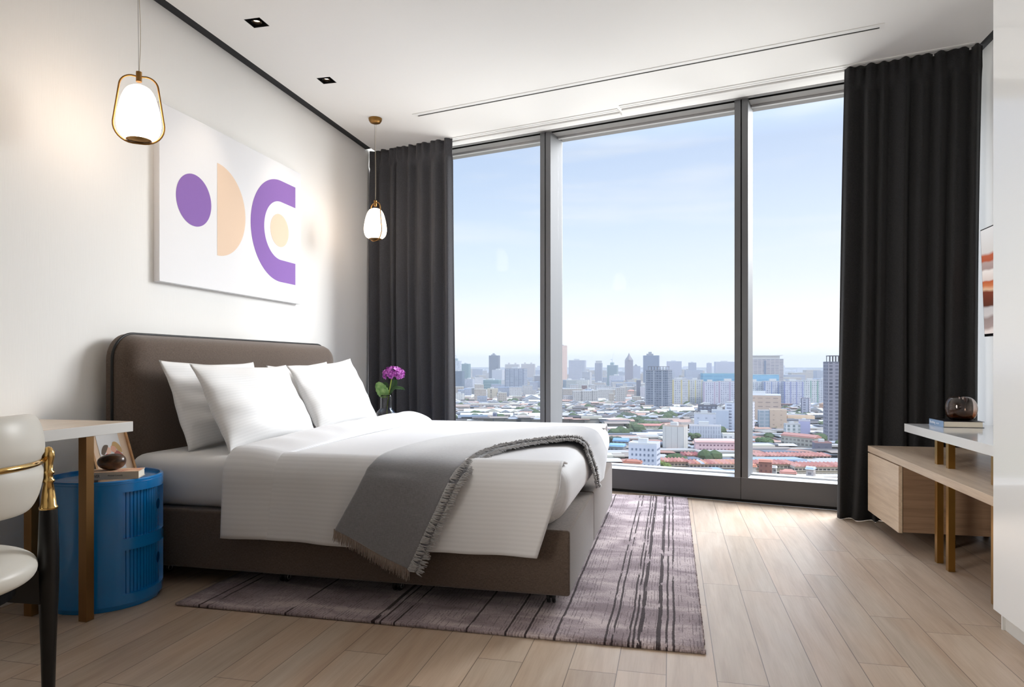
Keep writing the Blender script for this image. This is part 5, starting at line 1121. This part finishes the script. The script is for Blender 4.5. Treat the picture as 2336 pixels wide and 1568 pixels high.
for px_, D, w, h, lb, cl_ in ((1452, 842, 26, 12, 'dark green tree at the left of the school garden', (86, 98, 74)), (1475, 800, 24, 12, 'broad green tree in front of the red roofed school', (94, 106, 76)), (1497, 790, 22, 11, 'green tree at the right of the school garden', (100, 110, 80)), (1445, 790, 22, 10, 'low olive tree left of the school garden', (104, 110, 84)), (1512, 770, 18, 9, 'small tree beside the cream ribbed block', (92, 104, 72)),
    (1465, 870, 20, 12, 'dark tree behind the school garden trees', (80, 92, 72)), (1583, 640, 11, 12, 'green tree between cream and pink blocks', (84, 104, 72)), (1512, 478, 12, 9, 'bright green tree in front of the shophouses', (112, 126, 70)), (1752, 790, 14, 9, 'yellow green tree below the tan offices', (132, 136, 92)), (1770, 770, 12, 8, 'smaller yellow green tree beside the white sheds', (140, 140, 98)), (1880, 790, 20, 11, 'green tree right of the lavender building', (104, 114, 84)), (1893, 860, 20, 11, 'grey green tree under the edge tower', (112, 120, 96)), (1740, 835, 12, 8, 'small tree at the foot of the balcony office slab', (120, 128, 90)),
    (1490, 1150, 34, 14, 'wide olive tree left of the dark glass tower', (112, 114, 92)), (1430, 930, 26, 12, 'dark olive tree among the tin roofs', (88, 94, 78)), (1350, 1000, 24, 10, 'olive tree among tin roofs right of the left post', (96, 100, 84)), (1195, 1060, 26, 11, 'dark tree cluster left of the left window post', (92, 100, 88)), (1405, 640, 14, 9, 'green tree beside the blue roofed workshop', (82, 94, 70))):
    tree(px_, D, w, h, lb, cl_)
# low houses between: 300 single ones, nearest to the room, further ones as one mass
rnd = random.Random(99); roofs = [(214, 208, 198), (182, 174, 162), (160, 160, 160), (176, 122, 100), (190, 146, 122), (156, 138, 120), (116, 118, 124), (200, 192, 170), (150, 166, 186), (104, 96, 90)]
rn = ['white sheet metal', 'off-white', 'pale grey metal', 'terracotta', 'faded salmon', 'weathered tan', 'slate grey', 'cream', 'light blue', 'grey brown']
walls = [(146, 138, 126), (106, 100, 94), (158, 148, 132), (84, 80, 76), (132, 118, 102)]
def house_mesh(bm_q, w, d, h, kind, mi, M=None):
    n0 = len(bm_q.bm.verts); bm_q.box((0, 0, 0), (w, d, h), 0)
    if kind == 0: bm_q.prism([(-.4, -.5, h), (-.4, d + .5, h), (-.4, d / 2, h + d * .20)], (w + .8, 0, 0), mi)
    elif kind == 1: bm_q.prism([(-.4, -.5, h), (-.4, d + .5, h), (-.4, d + .5, h + d * .12), (-.4, -.5, h + .3)], (w + .8, 0, 0), mi)
    elif kind == 2: bm_q.prism([(-.5, -.4, h), (w + .5, -.4, h), (w / 2, -.4, h + w * .22)], (0, d + .8, 0), mi)
    else: bm_q.box((-.2, -.2, h), (w + .2, d + .2, h + .5), mi)
    if M is not None:
        bm_q.bm.verts.ensure_lookup_table()
        for v in bm_q.bm.verts[n0:]: v.co = M @ v.co
protos = []
for i, rc in enumerate(roofs):
    q = B(); house_mesh(q, 1, 1, 1, (0, 1, 0, 2, 0, 0, 1, 3, 1, 0)[i], 1)
    me = bpy.data.meshes.new('house'); bmesh.ops.recalc_face_normals(q.bm, faces=q.bm.faces); q.bm.to_mesh(me); q.bm.free()
    me.materials.append(roofm(walls[i % 5])); me.materials.append(roofm(rc)); protos.append(me)
cells = []; D = 405.0
while D < 3600:
    sp = 12 if D < 1300 else 20 if D < 2200 else 36
    half0, half1 = (1012 - 1168) / F * D, (1925 - 1168) / F * D; a = half0 + rnd.uniform(0, 4); dd = sp * rnd.uniform(.75, 1.25)
    while a < half1:
        w = sp * rnd.uniform(.6, 2.0); cells.append((D, a + w / 2, w, dd * rnd.uniform(.72, .94))); a += w + rnd.choice((.5, .8, 1.2, sp * .5))
    D += dd + rnd.choice((.6, 1.5, sp * .6))
cnt = 0; far = {i: B() for i in range(len(roofs))}; base = None; lots = []
for D, a, w, d in cells:
    c = RV * (a - w / 2) + FV * D; cc_ = RV * a + FV * (D + d / 2)
    px_ = 1168 + a / D * F
    i = rnd.choices(range(len(roofs)), (3, 3, 3, 1.7, 1.5, 2.6, 2.4, 1.6, .6, 2.6))[0]
    if px_ < 1385 and D < 860: continue
    if px_ < 1500 and 750 < D < 860 and px_ > 1440: continue
    if not (free(cc_, max(w, d) * .35) and free(cc_ - RV * w * .4, 3) and free(cc_ + RV * w * .4, 3)): continue
    if rnd.random() < .05: lots.append(cc_); continue
    h = rnd.uniform(4.5, 9)
    if D < 760: h = rnd.uniform(3.0, 5.5)
    if D > 1250 and rnd.random() < .16: h = rnd.uniform(14, 34)
    if D > 2400 and rnd.random() < .10: h = rnd.uniform(25, 60)
    if h > 12: i = rnd.choice((2, 7, 0, 8))
    rz = TH + math.radians(rnd.uniform(-1.5, 1.5))
    if cnt < 300:
        o = bpy.data.objects.new('low_house', protos[i]) if base is None else base.copy(); base = base or o
        o.data = protos[i]; COL.objects.link(o); o.location = (c.x, c.y, GZ); o.rotation_euler = (0, 0, rz); o.scale = (w, d, h)
        pn = 'left' if px_ < 1255 else 'middle' if px_ < 1694 else 'right'; dn_ = 'front rows' if D < 620 else 'second rows' if D < 760 else 'third rows' if D < 900 else 'rear rows'
        o['label'] = 'low house with %s roof in the %s, %s pane' % (rn[i], dn_, pn); o['category'] = 'house'; o['group'] = 'low houses with %s roofs, %s, %s pane' % (rn[i], dn_, pn); cnt += 1
    else:
        M = Matrix.Translation((c.x, c.y, GZ)) @ Matrix.Rotation(rz, 4, 'Z'); house_mesh(far[i], w, d, h, (0, 1, 2, 3, 0)[i % 5] if h < 12 else 3, 1, M)
q = B()
for c in lots:
    for k in range(3):
        r = rnd.uniform(3.5, 7.5); bmesh.ops.create_icosphere(q.bm, subdivisions=2, radius=1.0, matrix=Matrix.Translation((c.x + rnd.uniform(-7, 7), c.y + rnd.uniform(-6, 6), GZ + rnd.uniform(4, 7))) @ Matrix.Diagonal((r, r, r * .8, 1)))
for v in q.bm.verts: v.co += Vector((rnd.uniform(-.7, .7), rnd.uniform(-.7, .7), rnd.uniform(-.5, .5)))
tag(q.build('treetops', mat('treetop_green', (84, 96, 66), 0.95, spec=0.05)), 'scattered dark green treetops between the far rooftops', 'trees', None, 'stuff')
mats_ = []
me = bpy.data.meshes.new('rooftops'); tot = bmesh.new()
for i, q in far.items():
    for f in q.bm.faces: f.material_index += i * 2
    tmp = bpy.data.meshes.new('t'); q.bm.to_mesh(tmp); q.bm.free(); tot.from_mesh(tmp); bpy.data.meshes.remove(tmp); wf_ = {0: (184, 178, 170), 2: (196, 190, 184), 7: (186, 172, 156), 8: (164, 168, 178)}.get(i, walls[i % 5]); mats_ += [facade(wf_, tuple(int(c * .68) for c in wf_), 3.4, 4.5, .5, .5), roofm(roofs[i])]
bmesh.ops.recalc_face_normals(tot, faces=tot.faces); tot.to_mesh(me); tot.free()
for m_ in mats_: me.materials.append(m_)
o = bpy.data.objects.new('rooftops', me); COL.objects.link(o); tag(o, 'mass of small far rooftops spreading to the horizon', 'rooftops', None, 'stuff')
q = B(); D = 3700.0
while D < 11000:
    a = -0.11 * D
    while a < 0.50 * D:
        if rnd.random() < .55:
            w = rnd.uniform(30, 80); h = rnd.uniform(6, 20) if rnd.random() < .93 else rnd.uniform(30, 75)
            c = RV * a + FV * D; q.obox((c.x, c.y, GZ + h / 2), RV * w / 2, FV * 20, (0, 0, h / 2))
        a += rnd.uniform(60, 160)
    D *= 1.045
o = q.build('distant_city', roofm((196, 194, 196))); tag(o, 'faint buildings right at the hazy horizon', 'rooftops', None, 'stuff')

# haze over the city
q = B(); q.box((-7000, 200, GZ - 5), (9000, 9000, 110))
M_haze = bpy.data.materials.new('haze'); M_haze.use_nodes = True; t = M_haze.node_tree; t.nodes.clear()
v_ = N(t, 'ShaderNodeVolumeScatter'); v_.inputs['Color'].default_value = (1.0, 0.965, 0.91, 1); v_.inputs['Density'].default_value = 0.00017; v_.inputs['Anisotropy'].default_value = 0.1
oo = N(t, 'ShaderNodeOutputMaterial'); link(t, v_.outputs[0], oo.inputs['Volume'])
o = q.build('haze', M_haze); tag(o, 'pale haze hanging over the distant city', 'haze', None, 'stuff')
